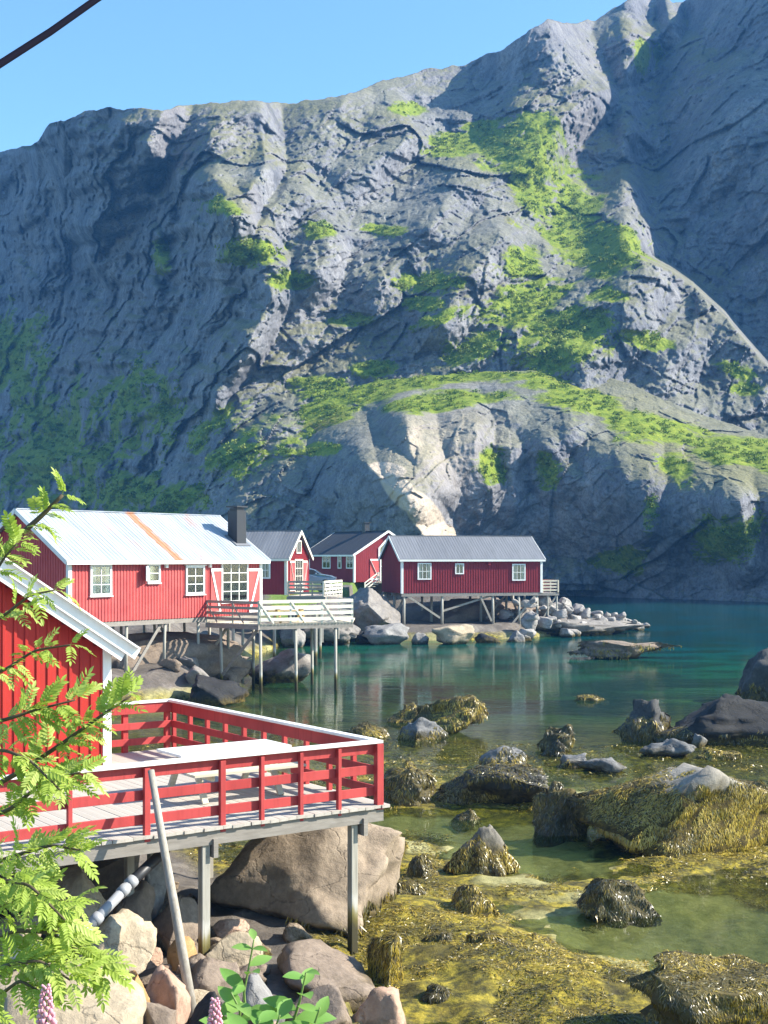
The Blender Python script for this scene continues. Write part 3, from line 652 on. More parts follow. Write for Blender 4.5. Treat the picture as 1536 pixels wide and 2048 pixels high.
# french doors with braced shutters
dr = h1.win_front(441, 494, 1124, 1204, 3, 4, name='double_door', curtain=True)
for (x0, x1, flip) in ((420, 440, 1), (496, 518, 0)):
    a, b = h1.t(x0), h1.t(x1); D = (h1.O+h1.u*(a+b)/2).y; z0, z1 = .12, h1.z(1137, D)
    sh = MB().box(((a+b)/2, -.045, (z0+z1)/2), (b-a, .035, z1-z0)).build('shutter', M['red'], h1.root)
    for zz in (z0+.06, z1-.06): MB().box(((a+b)/2, -.08, zz), (b-a, .03, .13)).build('ledge', M['white'], sh)
    p, q = ((a+.06, -.082, z1-.1), (b-.06, -.082, z0+.1)) if flip else ((a+.06, -.082, z0+.1), (b-.06, -.082, z1-.1))
    MB().bar(p, q, .03, .11).build('brace', M['white'], sh)
for px in (330, 417):                            # wall lamps
    MB().box((h1.t(px), -.09, 2.35), (.13, .13, .2)).box((h1.t(px), -.03, 2.42), (.08, .04, .1)).build('wall_lamp', M['white'], h1.root)
cx, cy = 10.9, 1.15; zr = h1.e+cy*h1.sl
ch = MB().box((cx, cy, zr+.55), (.62, .62, 1.9)).build('chimney', M['chimney'], h1.root)
MB().box((cx, cy, zr+1.56), (.5, .5, .1)).box((cx, cy, zr+1.68), (.74, .74, .07)).build('chimney_cap', M['chimney'], ch)
MB().box((cx, cy-.05, zr+.06), (.95, .95, .05), Matrix.Rotation(h1.th, 3, 'X')).build('flashing', M['roofgrey'], ch)
def h1_under():
    u, v, O = h1.u, h1.v, h1.O; pts = []
    for t_ in (.5, 3.2, 5.4, 7.4, 9.3, 11.0):
        for s_ in (.15, 3.1, 6.0): q = O+u*t_+v*s_; pts.append((q.x, q.y))
    piles(h1.root, pts, 3.28)
    for (t0, t1, s_, a0, b0) in ((3.2, 5.2, .18, .6, 3.1), (7.2, 9.6, .2, .5, 3.1), (9.4, 7.6, 3.1, .6, 3.0), (.6, 2.6, 3.1, 3.0, .6)):
        p, q = O+u*t0+v*s_, O+u*t1+v*s_; MB().bar((p.x, p.y, a0), (q.x, q.y, b0), .05, .14).build('brace', M['beam'], h1.root)
    for s_ in (.1, 3.1, 6.1):
        p, q = O+v*s_, O+u*h1.L+v*s_; MB().bar((p.x, p.y, 3.18), (q.x, q.y, 3.18), .16, .2).build('floor_beam', M['beam'], h1.root)
weld_world(h1.root, h1_under)

# its balcony deck: a platform of its own
dk = tag(empty('balcony_deck', (-5.49, 58.0, 3.08)), 'cream railed timber deck on stilts beside the white roofed house', 'deck')
A, B, C_, E_ = Vector((-8.1, 60.1)), Vector((-5.49, 58.0)), Vector((-1.42, 60.0)), Vector((-2.7, 64.0))
def mkdeck():
    n = 28
    for i in range(n):
        p = B+(C_-B)*((i+.5)/n); wd_ = (C_-B).length/n
        MB().box((p.x, p.y+2.2, 3.04), (wd_-.012, 4.4, .05), Matrix.Rotation(.0, 3, 'Z')).build('plank', M['palewood'], dk)
    for i in range(11):                          # strip against the house wall
        p = A+(B-A)*((i+.5)/11); MB().bar((p.x, p.y, 3.035), (p.x+.62*2.9, p.y+.785*2.9, 3.035), .28, .05).build('plank', M['palewood'], dk)
    MB().bar((B.x-.02, B.y+.06, 2.92), (C_.x, C_.y+.06, 2.92), .08, .2).build('edge_beam', M['beam'], dk)
    MB().bar((A.x, A.y, 2.92), (B.x, B.y, 2.92), .08, .2).build('edge_beam', M['beam'], dk)
    MB().bar((C_.x-.05, C_.y, 2.92), (E_.x, E_.y, 2.92), .08, .2).build('edge_beam', M['beam'], dk)
    rail_run(dk, (B.x, B.y, 3.07), (C_.x, C_.y, 3.07), 1.05, 4, M['cream'], 4, .15, .035, None, True, M['cream'])
    rail_run(dk, (A.x, A.y, 3.07), (B.x, B.y, 3.07), 1.0, 4, M['post'], 3, .13, .035, None, True, M['palewood'])
    rail_run(dk, (C_.x, C_.y+.05, 3.07), (E_.x, E_.y, 3.07), 1.05, 4, M['cream'], 3, .15, .035, None, False, M['cream'])
    piles(dk, [(-5.45, 58.15), (-3.95, 58.9), (-2.2, 59.75), (-3.4, 62.3), (-7.4, 59.8)], 2.85)
    MB().bar((-7.3, 59.7, .7), (-5.6, 58.3, 2.8), .06, .13).build('brace', M['beam'], dk)
weld_world(dk, mkdeck)
def picnic(name, label, loc, rz, L, W, H, mat, group=None):
    t = tag(empty(name, loc, rz), label, 'table', group)
    n = 5
    for i in range(n): MB().box((0, -W/2+W*(i+.5)/n, H-.02), (L, W/n-.008, .04)).build('table_board', mat, t)
    for x in (-L*.34, L*.34):
        for sg in (-1, 1): MB().bar((x, sg*.62, 0.0), (x, sg*.18, H-.045), .05, .1, (1, 0, 0)).build('leg', mat, t)
        MB().bar((x+.051, -.78, .41), (x+.051, .78, .41), .05, .1).build('crossbar', mat, t)
    for sg in (-1, 1):
        for k in (0, 1): MB().box((0, sg*(.66+.15*k), .475), (L, .14, .035)).build('bench_board', mat, t)
    return t
picnic('picnic_table', 'small yellow timber picnic table on the cream railed deck', (-4.3, 59.9, 3.075), .3, 1.6, .7, .74, M['yellowwood'])

# ------------------------------------------------------------------ far cabin over the water
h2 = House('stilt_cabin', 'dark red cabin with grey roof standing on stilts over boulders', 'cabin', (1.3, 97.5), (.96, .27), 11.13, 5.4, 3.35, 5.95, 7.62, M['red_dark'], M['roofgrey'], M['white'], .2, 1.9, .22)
h2.win_front(835, 862, 1126, 1159, 3, 2, crown=False); h2.win_front(910, 927, 1127, 1148, 2, 1, crown=False, curtain=False); h2.win_front(1024, 1050, 1128, 1161, 3, 2, crown=False)
MB().box((h2.t(978), -.08, 2.2), (.2, .16, .22)).build('vent_box', M['red_dark'], h2.root)
def h2_under():
    u, v, O = h2.u, h2.v, h2.O; pts = []
    for t_ in (.25, 3.2, 7.2, 9.3, 10.8):
        for s_ in (.15, 2.7, 5.2): q = O+u*t_+v*s_; pts.append((q.x, q.y))
    piles(h2.root, pts, 3.33, r=.1)
    for (t0, z0, t1, z1, s_) in ((.4, 3.2, 3.0, 1.5, .05), (1.0, 3.2, .3, 1.6, 2.5), (3.3, 2.0, 7.4, 3.2, .3), (7.6, 1.3, 9.2, 3.1, 2.6), (10.6, 3.1, 8.4, .6, .05), (9.6, 3.1, 10.7, .7, 2.7), (6.2, 3.1, 7.1, 1.2, .1)):
        p, q = O+u*t0+v*s_, O+u*t1+v*s_; MB().bar((p.x, p.y, z0), (q.x, q.y, z1), .06, .15).build('brace', M['post'], h2.root)
    for s_ in (.08, 2.7, 5.3):
        p, q = O+v*s_, O+u*h2.L+v*s_; MB().bar((p.x, p.y, 3.22), (q.x, q.y, 3.22), .16, .22).build('floor_beam', M['beam'], h2.root)
weld_world(h2.root, h2_under)
bl = tag(empty('cabin_balcony', (h2.O.x+h2.u.x*11.2, h2.O.y+h2.u.y*11.2, 3.3), h2.rz), 'small weathered balcony at the right end of the far stilt cabin', 'balcony')
for i in range(8): MB().box((.1+.15*i, 1.6, 0), (.14, 3.0, .05)).build('plank', M['plank'], bl)
rail_run(bl, (.05, .1, .03), (1.35, .1, .03), .95, 4, M['palewood'], 3, .12, .03, None, False, M['palewood']); rail_run(bl, (1.35, .1, .03), (1.35, 3.1, .03), .95, 4, M['palewood'], 3, .12, .03, None, False, M['palewood'])
MB().box((.7, .14, -.12), (1.4, .08, .16)).build('edge_beam', M['beam'], bl)
for x in (.5, 1.25): MB().tube([(x, .2, -.1), (x, .2, -3.4)], .07, 8).build('stilt', M['pile'], bl)
MB().bar((-.3, .2, -2.6), (1.2, .2, -.2), .05, .12).build('brace', M['post'], bl)

# ------------------------------------------------------------------ small house with a lit gable, its deck
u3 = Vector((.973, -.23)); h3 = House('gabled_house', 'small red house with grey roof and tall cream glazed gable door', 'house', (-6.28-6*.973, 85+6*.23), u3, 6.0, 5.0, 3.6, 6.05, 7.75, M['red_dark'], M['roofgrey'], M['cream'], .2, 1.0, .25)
def gable_glazing(h, y0, y1, z0, z1, nx, ny, name, parent=None, **k):
    return window(h.root, (h.L+.028, y0, z0), (0, 1, 0), (0, 0, 1), y1-y0, z1-z0, nx, ny, name=name, nrm=(1, 0, 0), frame=h.trim, **k)
gable_glazing(h3, 1.7, 3.3, .15, 2.2, 4, 4, 'double_door', crown=False); gable_glazing(h3, 2.05, 2.95, 2.75, 3.45, 2, 1, 'window', crown=False)
for (ya, yb, fl) in ((.55, 1.55, 1), (3.45, 4.45, 0)):
    sh = MB().box((h3.L+.045, (ya+yb)/2, 1.2), (.03, yb-ya, 2.0)).build('shutter', M['red'], h3.root)
    for zz in (.28, 2.12): MB().box((h3.L+.075, (ya+yb)/2, zz), (.025, yb-ya, .13)).build('ledge', M['cream'], sh)
    MB().bar((h3.L+.077, ya+.05 if fl else yb-.05, 2.05), (h3.L+.077, yb-.05 if fl else ya+.05, .35), .025, .12, (1, 0, 0)).build('brace', M['cream'], sh)
h3.win_front(521, 541, 1124, 1157, 2, 2, crown=False)
d3 = tag(empty('house_deck', (-6.28, 85, 3.55), h3.rz), 'weathered railed deck in front of the small gabled house', 'deck')
for i in range(14): MB().box((.17*i+.2, 2.3, -.03), (.16, 4.6, .05)).build('plank', M['plank'], d3)
rail_run(d3, (.12, .02, 0), (2.5, .02, 0), .95, 4, M['post'], 4, .13, .03, None, False, M['post']); rail_run(d3, (2.5, .02, 0), (2.5, 4.5, 0), .95, 4, M['cream'], 4, .14, .03, None, True, M['cream'])
MB().box((1.3, .06, -.16), (2.6, .08, .2)).build('edge_beam', M['beam'], d3); MB().box((2.48, 2.3, -.16), (.08, 4.4, .2)).build('edge_beam', M['beam'], d3)
for (x, y) in ((.4, .3), (2.3, .3), (2.3, 4.2)): MB().tube([(x, y, -.1), (x, y, -3)], .08, 8).build('stilt', M['post'], d3)
wk = tag(empty('jetty_walkway', (-8.6, 76, 3.05), .0), 'grey plank walkway behind the cream railed deck', 'walkway')
for i in range(26): MB().box((.2*i, 0, 0), (.18, 5.5, .06)).build('plank', M['plank'], wk)
for (x, y) in ((.2, -2.5), (2.5, -2.5), (4.8, -2.5), (.2, 2.5), (4.8, 2.5)): MB().tube([(x, y, 0), (x, y, -3.6)], .09, 8).build('stilt', M['pile'], wk)

# ------------------------------------------------------------------ black roofed house behind
u4 = Vector((.53, -.85)).normalized(); c4 = Vector((-2.6, 115)); o4 = c4-u4*8.7
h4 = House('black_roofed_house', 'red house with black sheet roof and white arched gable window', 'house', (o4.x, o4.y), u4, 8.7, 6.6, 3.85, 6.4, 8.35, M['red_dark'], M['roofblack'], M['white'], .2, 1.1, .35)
for (x0, x1, nx) in ((646, 662, 2), (677, 684, 1), (694, 708, 2)): h4.win_front(x0, x1, 1107, 1137, nx, 2, crown=False)
MB().box((.35, -.04, 1.0), (.8, .05, 2.0)).build('door', M['white'], h4.root)
# pointed gable window
gw = MB(); yA, yB = 2.45, 4.15; zA, zB, zC = 2.15, 3.0, 3.85; X = h4.L+.03
out = [(yA, zA), (yB, zA), (yB, zB), ((yA+yB)/2, zC), (yA, zB)]; inn = [(yA+.16, zA+.16), (yB-.16, zA+.16), (yB-.16, zB-.05), ((yA+yB)/2, zC-.22), (yA+.16, zB-.05)]
vs = [(X+.06, *p) for p in out]+[(X+.06, *p) for p in inn]+[(X-.01, *p) for p in out]+[(X-.01, *p) for p in inn]
fs = [];
for i in range(5):
    j = (i+1) % 5; fs += [(i, j, 5+j, 5+i), (i, 10+i, 10+j, j), (5+i, 5+j, 15+j, 15+i)]
gwo = gw.add(vs, fs).build('gable_window', M['white'], h4.root)
MB().prismx(inn, X, X+.01).build('pane', M['glass'], gwo); MB().prismx(inn, X-.012, X-.004).build('backing', M['dark'], gwo)
gable_glazing(h4, 2.7, 3.9, .15, 1.95, 3, 3, 'double_door', crown=False)
for (ya, yb, fl) in ((1.6, 2.5, 1), (4.1, 5.0, 0)):
    sh = MB().box((h4.L+.045, (ya+yb)/2, 1.1), (.03, yb-ya, 1.9)).build('shutter', M['red'], h4.root)
    for zz in (.25, 1.95): MB().box((h4.L+.075, (ya+yb)/2, zz), (.025, yb-ya, .14)).build('ledge', M['white'], sh)
    MB().bar((h4.L+.077, ya+.05 if fl else yb-.05, 1.85), (h4.L+.077, yb-.05 if fl else ya+.05, .3), .025, .13, (1, 0, 0)).build('brace', M['white'], sh)
ch = MB().box((5.2, 3.3, h4.r+.3), (.5, .5, .9)).build('chimney', M['chimney'], h4.root); MB().box((5.2, 3.3, h4.r+.8), (.7, .7, .06)).build('chimney_cap', M['chimney'], ch)
stp = tag(empty('stair_landing', (c4.x, c4.y, 3.85), h4.rz), 'pale timber steps and railed landing at the black roofed house', 'steps')
MB().box((1.0, 3.2, -.05), (2.0, 3.2, .08)).build('landing', M['palewood'], stp)
for i in range(5): MB().box((.9+.0*i, 1.4-.28*i, -.2-.17*i), (1.3, .27, .05)).build('step', M['palewood'], stp)
rail_run(stp, (2.0, 1.6, 0), (2.0, 4.8, 0), .95, 4, M['cream'], 3, .11, .03)
rail_run(stp, (1.6, 1.5, 0), (1.6, .1, -.9), .9, 3, M['cream'], 2, .11, .03); 
MB().box((1.9, 1.8, -.6), (.12, .12, 1.2)).build('post', M['post'], stp); MB().box((1.9, 4.6, -.6), (.12, .12, 1.2)).build('post', M['post'], stp)

# ------------------------------------------------------------------ parked car
car = tag(empty('parked_car', (-5.75, 100.5, 0), 0), 'silver blue car parked between the small gabled house and black roofed house', 'car')
car.location.z = 3.72
prof = [(-2.1, .45), (-2.12, .8), (-2.0, 1.0), (-1.55, 1.05), (-1.2, 1.38), (-.6, 1.47), (.1, 1.46), (.55, 1.33), (1.0, 1.02), (1.75, .9), (2.08, .74), (2.12, .42), (1.7, .3), (-1.7, .3)]
V = []; n = len(prof)
for y, k in ((-.86, .0), (-.82, 1.), (.82, 1.), (.86, .0)):
    for (x, z) in prof: V.append((x, (y if z < 1.04 else y*(1-.18*(z-1.04)/.43)), z if k else min(z, 1.0)))
mb = MB(); fs = []
for b in range(3):
    for i in range(n): j = (i+1) % n; fs.append((b*n+i, b*n+j, (b+1)*n+j, (b+1)*n+i))
fs += [tuple(range(n))[::-1], tuple(range(3*n, 4*n))]
mb.add(V, fs).build('body', M['carpaint'], car, bevel=.03)
MB().add([(.57, -.66, 1.335), (.57, .66, 1.335), (1.0, .78, 1.035), (1.0, -.78, 1.035)], [(0, 1, 2, 3)]).build('windscreen', M['dark'], car).location = (.012, 0, .012)
for y in (-.835, .835):
    for (x0, x1, x2, x3) in ((-1.25, -.4, -.4, -.95), (-.32, .85, .42, -.32)):
        k = -1 if y < 0 else 1; MB().add([(x0, y+k*.0, 1.04), (x1, y, 1.04), (x2, y-k*.13, 1.36), (x3, y-k*.13, 1.36)], [(0, 1, 2, 3)]).build('side_window', M['dark'], car).location = (0, k*.012, 0)
    for x in (-1.3, 1.32):
        wh = MB().tube([(x, y*.86, .32), (x, y*1.06, .32)], .32, 18).build('wheel', M['tyre'], car, True); MB().tube([(x, y*1.05, .32), (x, y*1.075, .32)], .2, 14).build('rim', M['rim'], wh)
    MB().box((2.03, y*.78, .72), (.14, .34, .14)).build('headlight', M['lamp'], car)
for y in (-.98, .98): MB().box((.62, y, 1.06), (.12, .2, .13)).build('wing_mirror', M['carpaint'], car, bevel=.02)

# ------------------------------------------------------------------ near cabin and its sun deck
UD, VD = Vector((.817, .577, 0)), Vector((-.577, .817, 0)); ZD = 2.26
ND = Vector((-.1, 20.06, 0)); RZ = math.atan2(.577, .817)
nd = tag(empty('sun_deck', (ND.x, ND.y, ZD), RZ), 'near weathered plank deck with red railing and white handrail', 'deck')   # local x along the front edge, negative to the left
plank_me = MB().box((0, 0, 0), (.143, 1, .045)).mesh('plank', M['plank'])
for i in range(62):
    x = .06-.15*i; v0, v1 = -.14, (7.12 if x > -1.78 else 5.83)
    o = link('plank', plank_me, nd); o.location = (x, (v0+v1)/2+random.uniform(-.012, .012), -.0225+random.uniform(-.003, .003)); o.scale = (1, v1-v0, 1); o.rotation_euler = (0, 0, random.uniform(-.0012, .0012))
def nrm_pt(px, rail=True):                      # x along the front edge seen at a photo column
    k = (px-768)/FPX; return (k*ND.y-ND.x)/(UD.x-k*UD.y)
MB().box((-4.6, -.06, -.15), (9.3, .06, .2)).build('edge_beam', M['beam'], nd); MB().box((.04, 3.5, -.15), (.06, 7.1, .2)).build('edge_beam', M['beam'], nd)
for y in (2.2, 4.4): MB().box((-4.6, y, -.16), (9.2, .12, .2)).build('joist', M['beam'], nd)
RH = .95
def nrail(a, b, z, h, mat=None, tk=.035, name='rail'): return MB().bar((*a, z), (*b, z), tk, h).build(name, mat or M['red_rail'], nd, bevel=.004)
X0 = -9.0
nrail((.04, -.02), (X0, -.02), RH, .045, M['white'], .16, 'handrail'); nrail((.0, -.0), (X0, -.0), RH-.105, .15)
nrail((-.03, -.0), (X0, -.0), .53, .135); nrail((-.03, -.0), (X0, -.0), .20, .135)
for px in (673, 597, 519, 440, 289, 135): x = nrm_pt(px); w_ = .085 if px in (440, 289) else .06; MB().box((x, -.062, RH/2-.07), (w_, .07, RH-.02+.06)).build('rail_post', M['red_rail'], nd, bevel=.004)
MB().box((-7.4, -.062, RH/2-.07), (.07, .07, RH+.04)).build('rail_post', M['red_rail'], nd)
MB().box((-.02, -.062, RH/2-.05), (.12, .1, RH+.04)).build('rail_post', M['red_rail'], nd, bevel=.004)
# right side railing
nrail((-.02, .08), (-.02, 7.05), RH+.003, .045, M['white'], .15, 'handrail'); nrail((.0, .05), (.0, 7.05), RH-.13, .2); nrail((.0, .05), (.0, 7.05), .5, .13); nrail((.0, .05), (.0, 7.05), .2, .13)
for i in range(1, 11): MB().box((.055, .05+.7*i-.02, RH/2-.03), (.07, .075, RH)).build('rail_post', M['red_rail'], nd)
# back return to the house
nrail((.04, 7.05), (-1.75, 7.05), RH+.001, .045, M['white'], .15, 'handrail'); nrail((-.02, 7.02), (-1.75, 7.02), RH-.12, .19); nrail((-.02, 7.02), (-1.75, 7.02), .5, .13); nrail((-.02, 7.02), (-1.75, 7.02), .2, .13)
for x in (-.06, -.95): MB().box((x, 7.1, RH/2-.02), (.1, .1, RH)).build('rail_post', M['red_rail'], nd)
for (x, y, w_) in ((nrm_pt(709)-.02, .02, .12), (nrm_pt(408), .0, .13), (nrm_pt(338), 1.3, .12), (-6.3, 0, .13), (-.25, 5.0, .13), (-4.2, 5, .13), (-2.6, 2.4, .12)):
    q = ND+UD*x+VD*y; g = gz(q.x, q.y)-.5-ZD; MB().bar((x, y, -.12), (x, y, min(g, -1.9)), w_, w_, (0, 1, 0)).build('deck_post', M['post'] if y > .5 else M['pile'], nd, bevel=.01)
for px in (709, 408):
    x = nrm_pt(px); MB().box((x+.12, -.02, -.3), (.07, .22, .26)).build('post_block', M['beam'], nd)
tt = ND+UD*(-1.5)+VD*2.07
picnic('picnic_table', 'white topped picnic table with attached benches on near red railed deck', (tt.x, tt.y, ZD+.003), RZ, 1.95, .86, .74, M['palewood'])
for o in [o for o in COL.objects if o.name.startswith('table_board') and o.parent and o.parent.location.y < 30]: o.data.materials[0] = M['white']

nc = tag(empty('near_cabin', tuple(ND+UD*(-1.8)+VD*5.85)[:2]+(ZD,), RZ), 'near red board and batten cabin with white bargeboards, half hidden by leaves', 'cabin')
# local: x from 0 (right corner) to the left negative, y into the house; ridge runs along y
ex, ez, rise = .38, 1.93, math.tan(math.radians(33.5)); HW = 3.4; wallh = ez+ex*rise-.05
MB().prism([(0, 0), (0, wallh), (-HW, wallh+HW*rise), (-2*HW, wallh), (-2*HW, 0)], .05, 8).build('wall', M['red_near'], nc)
x = -.14; i = 0
while x > -6.7:
    h = wallh+min(-x, 2*HW+x)*rise-.06
    MB().box((x-.095, .028, h/2), (.186, .035, h-.01)).build('board', M['red_near'], nc); MB().box((x-.002, -.002, h/2), (.055, .025, h-.02)).build('batten', M['red_near'], nc, bevel=.004); x -= .2
MB().box((-.06, -.012, wallh/2-.04), (.16, .035, wallh+.02)).build('corner_board', M['white'], nc, bevel=.004); MB().box((.02, .1, wallh/2-.06), (.035, .18, wallh)).build('corner_board', M['white'], nc)
for (x0, x1) in ((ex, -HW), (-2*HW-ex, -HW)):
    z0, z1 = ez, ez+(HW+ex)*rise; yy = -.34
    MB().bar((x0, yy, z0+.06), (x1, yy, z1+.06), .035, .20, (0, 0, 1)).build('bargeboard', M['white'], nc, bevel=.004)
    MB().bar((x0-(.25 if x0 > 0 else -.25), yy+.05, z0+.03-.0), (x1, yy+.05, z1-.13), .03, .17, (0, 0, 1)).build('bargeboard', M['white'], nc, bevel=.004)
    MB().bar((x0, (yy+8.2)/2, z0+.12), (x1, (yy+8.2)/2, z1+.12), 8.5, .07, (0, 0, 1)).build('roof', M['roofgrey'], nc)
    MB().bar((x0+(.02 if x0 > 0 else -.02), yy-.02, z0+.172), (x1, yy-.02, z1+.172), .16, .03, (0, 0, 1)).build('verge_board', M['white'], nc)
window(nc, (-3.3, -.01, .75), (1, 0, 0), (0, 0, 1), .85, 1.0, 2, 2, nrm=(0, -1, 0))

# ------------------------------------------------------------------ pole, pipe, cable
pole = tag(MB().tube([P(391, 2060, 16.3), P(352, 1830, 16.9), P(325, 1680, 17.25), P(302, 1541, 17.65)], [.068, .06, .052, .045], 10).build('leaning_pole', M['post'], None, True), 'long grey wooden pole leaning against the near deck', 'pole')
pp = tag(empty('drain_pipe', P(322, 1706, 18.2)), 'grey drain pipe with black upper end slanting down under near deck', 'pipe')
def mkpipe():
    a, b, c, d, e = P(330, 1700, 18.6), P(262, 1765, 17.6), P(180, 1852, 16.9), P(110, 1885, 16.6), P(-60, 1945, 16.2)
    MB().tube([a, b], .075, 12).build('upper_pipe', M['pipeblack'], pp, True); MB().tube([b, c], .068, 12).build('pipe', M['pipegrey'], pp, True); MB().tube([c, d, e], [.07, .07, .07], 12).build('pipe', M['pipegrey'], pp, True)
    for q, r in ((b, .085), (b.lerp(c, .2), .08), (b.lerp(c, .85), .082), (d, .08)): MB().tube([q-(c-b).normalized()*.06, q+(c-b).normalized()*.06], r, 12).build('collar', M['pipegrey'], pp, True)
weld_world(pp, mkpipe)
cbl = [P(-240, 287, 3.6), P(0, 128, 4.0), P(100, 64, 4.2), P(195, -3, 4.4), P(420, -150, 4.9)]
tag(MB().tube(cbl, .0115, 10).build('overhead_cable', M['cable'], None, True), 'black overhead cable crossing the sky at upper left', 'cable')
# ------------------------------------------------------------------ rocks
def ico(sub):
    bm = bmesh.new(); bmesh.ops.create_icosphere(bm, subdivisions=sub, radius=1.0); bm.verts.ensure_lookup_table()
    V = np.array([v.co[:] for v in bm.verts]); F = np.array([[v.index for v in f.verts] for f in bm.faces]); bm.free(); return V, F
ICO = {k: ico(k) for k in (2, 3, 4, 5)}
def rock_shape(sub, seed, ncut=9, rough=.10, flat=.0, lo=.5, hi=.85):
    r = np.random.default_rng(seed); V, F = ICO[sub]; V = V.copy()
    for k in range(ncut):
        n = r.normal(size=3); n /= np.linalg.norm(n); d = r.uniform(lo, hi); pr = V@n; V -= np.maximum(0, pr-d)[:, None]*n*(1-.04)
    V += (fbm(V*1.5+seed*3.1, 3)*rough)[:, None]*V
    V += (facet(V*2.0+seed*1.7, seed)*rough*1.1)[:, None]*V
    V += (fbm(V*7+seed, 3)*rough*.28)[:, None]*V
    lo_, hi_ = V.min(0), V.max(0); return (V-(lo_+hi_)/2)/(hi_-lo_)*2, F
def slope_profile(V, lean=0.0): V = V.copy(); V[:, 0] += lean*V[:, 2]; return V
def make_rock(name, label, c, size, mat, seed, sub=4, ncut=9, rough=.1, rz=0., tilt=0., group=None, lo=.5, hi=.85, cat='rock', taper=0.):
    """c is the middle of the rock's foot; size is width, depth and full height"""
    V, F = rock_shape(sub, seed, ncut, rough, lo=lo, hi=hi); tz = (V[:, 2:3]+1)/2; V[:, :2] = V[:, :2]*(1-taper*tz)*(1+.5*taper*(1-tz)**2); lo_, hi_ = V.min(0), V.max(0); V = (V-(lo_+hi_)/2)/(hi_-lo_)*2; V = V*np.array(size)/2.; V[:, 2] += size[2]/2
    a, b = math.cos(rz), math.sin(rz); V = np.c_[V[:, 0]*a-V[:, 1]*b, V[:, 0]*b+V[:, 1]*a, V[:, 2]]; V[:, 2] += tilt*V[:, 0]
    o = link(name, npmesh(name, V, F, mat, True)); o.location = c; tag(o, label, cat, group); return o, V+np.array(c), F
def vnormals(V, F):
    fn = np.cross(V[F[:, 1]]-V[F[:, 0]], V[F[:, 2]]-V[F[:, 0]]); N = np.zeros_like(V)
    for k in range(3): np.add.at(N, F[:, k], fn)
    return N/(np.linalg.norm(N, axis=1)[:, None]+1e-9)
def fronds(Pn, N, length, width, seed, gold=.5, flat=False):
    r = np.random.default_rng(seed); n = len(Pn); z = np.array([0, 0, 1.])
    t = -z+(N@z)[:, None]*N; q = noise(Pn*np.array([.7, .7, .7])+seed)*6.3
    rd = np.c_[np.cos(q), np.sin(q)*.6, 0*q]+r.normal(size=(n, 3))*.8
    t = t*.9+rd*(.25+.9*np.clip(N[:, 2:3], 0, 1)**4); t -= (t*N).sum(1)[:, None]*N; t /= np.linalg.norm(t, axis=1)[:, None]+1e-9
    L = length*r.uniform(.5, 1.4, n)[:, None]; w = width*r.uniform(.5, 1.3, n)[:, None]
    sd = np.cross(N, t); sd = sd+N*r.normal(size=(n, 1))*.5; sd /= np.linalg.norm(sd, axis=1)[:, None]+1e-9
    lift = r.uniform(.01, .10, n)[:, None]*L
    pts = [Pn-N*.006, Pn+t*L*.5+N*(lift+.004)-z*L*.02, Pn+t*L+N*.003-z*L*.12+sd*r.normal(size=(n, 1))*.25*L]
    ws = [.6, 1.0, .35]; V = np.stack([x for k in range(3) for x in (pts[k]-sd*w*ws[k], pts[k]+sd*w*ws[k])], 1).reshape(-1, 3)
    b = np.arange(n)[:, None]*6; F = np.concatenate([b+np.array([[2*k, 2*k+1, 2*k+3, 2*k+2]]) for k in range(2)], 1).reshape(-1, 4)
    m = np.clip(gold+.7*fbm(Pn*.9+3, 3)+r.normal(size=n)*.17, 0, 1)[:, None]
    c0, c1, c2, c3 = map(np.array, [(.035, .03, .008), (.14, .108, .018), (.40, .28, .024), (.58, .425, .06)])
    col = np.where(m < .33, c0+(c1-c0)*m/.33, np.where(m < .7, c1+(c2-c1)*(m-.33)/.37, c2+(c3-c2)*(m-.7)/.3))
    gr = (r.random(n) < .16)[:, None]; col = np.where(gr, col*.5+np.array([.13, .13, .09]), col)
    return V, F, np.repeat(col, 6, 0)
def weed_on(rock, V, F, zmax, dens, length, width, seed, gold=.45, zmin=-.12):
    fa = V[F]; ar = np.linalg.norm(np.cross(fa[:, 1]-fa[:, 0], fa[:, 2]-fa[:, 0]), axis=1)/2; N = vnormals(V, F)
    n = int(ar.sum()*dens); r = np.random.default_rng(seed); fi = r.choice(len(F), n, p=ar/ar.sum()); uv = r.random((n, 2)); m = uv.sum(1) > 1; uv[m] = 1-uv[m]
    bc = np.c_[1-uv.sum(1), uv]; Pn = (fa[fi]*bc[:, :, None]).sum(1); Nn = (N[F[fi]]*bc[:, :, None]).sum(1)
    k = (Pn[:, 2] > zmin) & (Pn[:, 2] < zmax+.35*fbm(Pn*1.6+seed, 4)) & (Nn[:, 2] > -.35) & ((Nn[:, 1] < .45) | (Nn[:, 2] > .35)); Pn, Nn = Pn[k], Nn[k]
    V2, F2, c = fronds(Pn, Nn, length, width, seed, gold)
    o = link('seaweed', npmesh('seaweed', V2-np.array(rock.location), F2, M['weed'], False, {'col': c}), rock); tag(o, kind='stuff'); return o
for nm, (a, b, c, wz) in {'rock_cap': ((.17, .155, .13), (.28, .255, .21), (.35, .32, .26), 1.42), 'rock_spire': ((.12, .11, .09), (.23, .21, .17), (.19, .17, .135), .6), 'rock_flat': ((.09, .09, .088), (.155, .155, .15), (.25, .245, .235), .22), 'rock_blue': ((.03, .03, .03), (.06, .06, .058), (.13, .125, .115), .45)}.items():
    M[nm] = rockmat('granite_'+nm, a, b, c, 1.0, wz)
WR = 'rock'
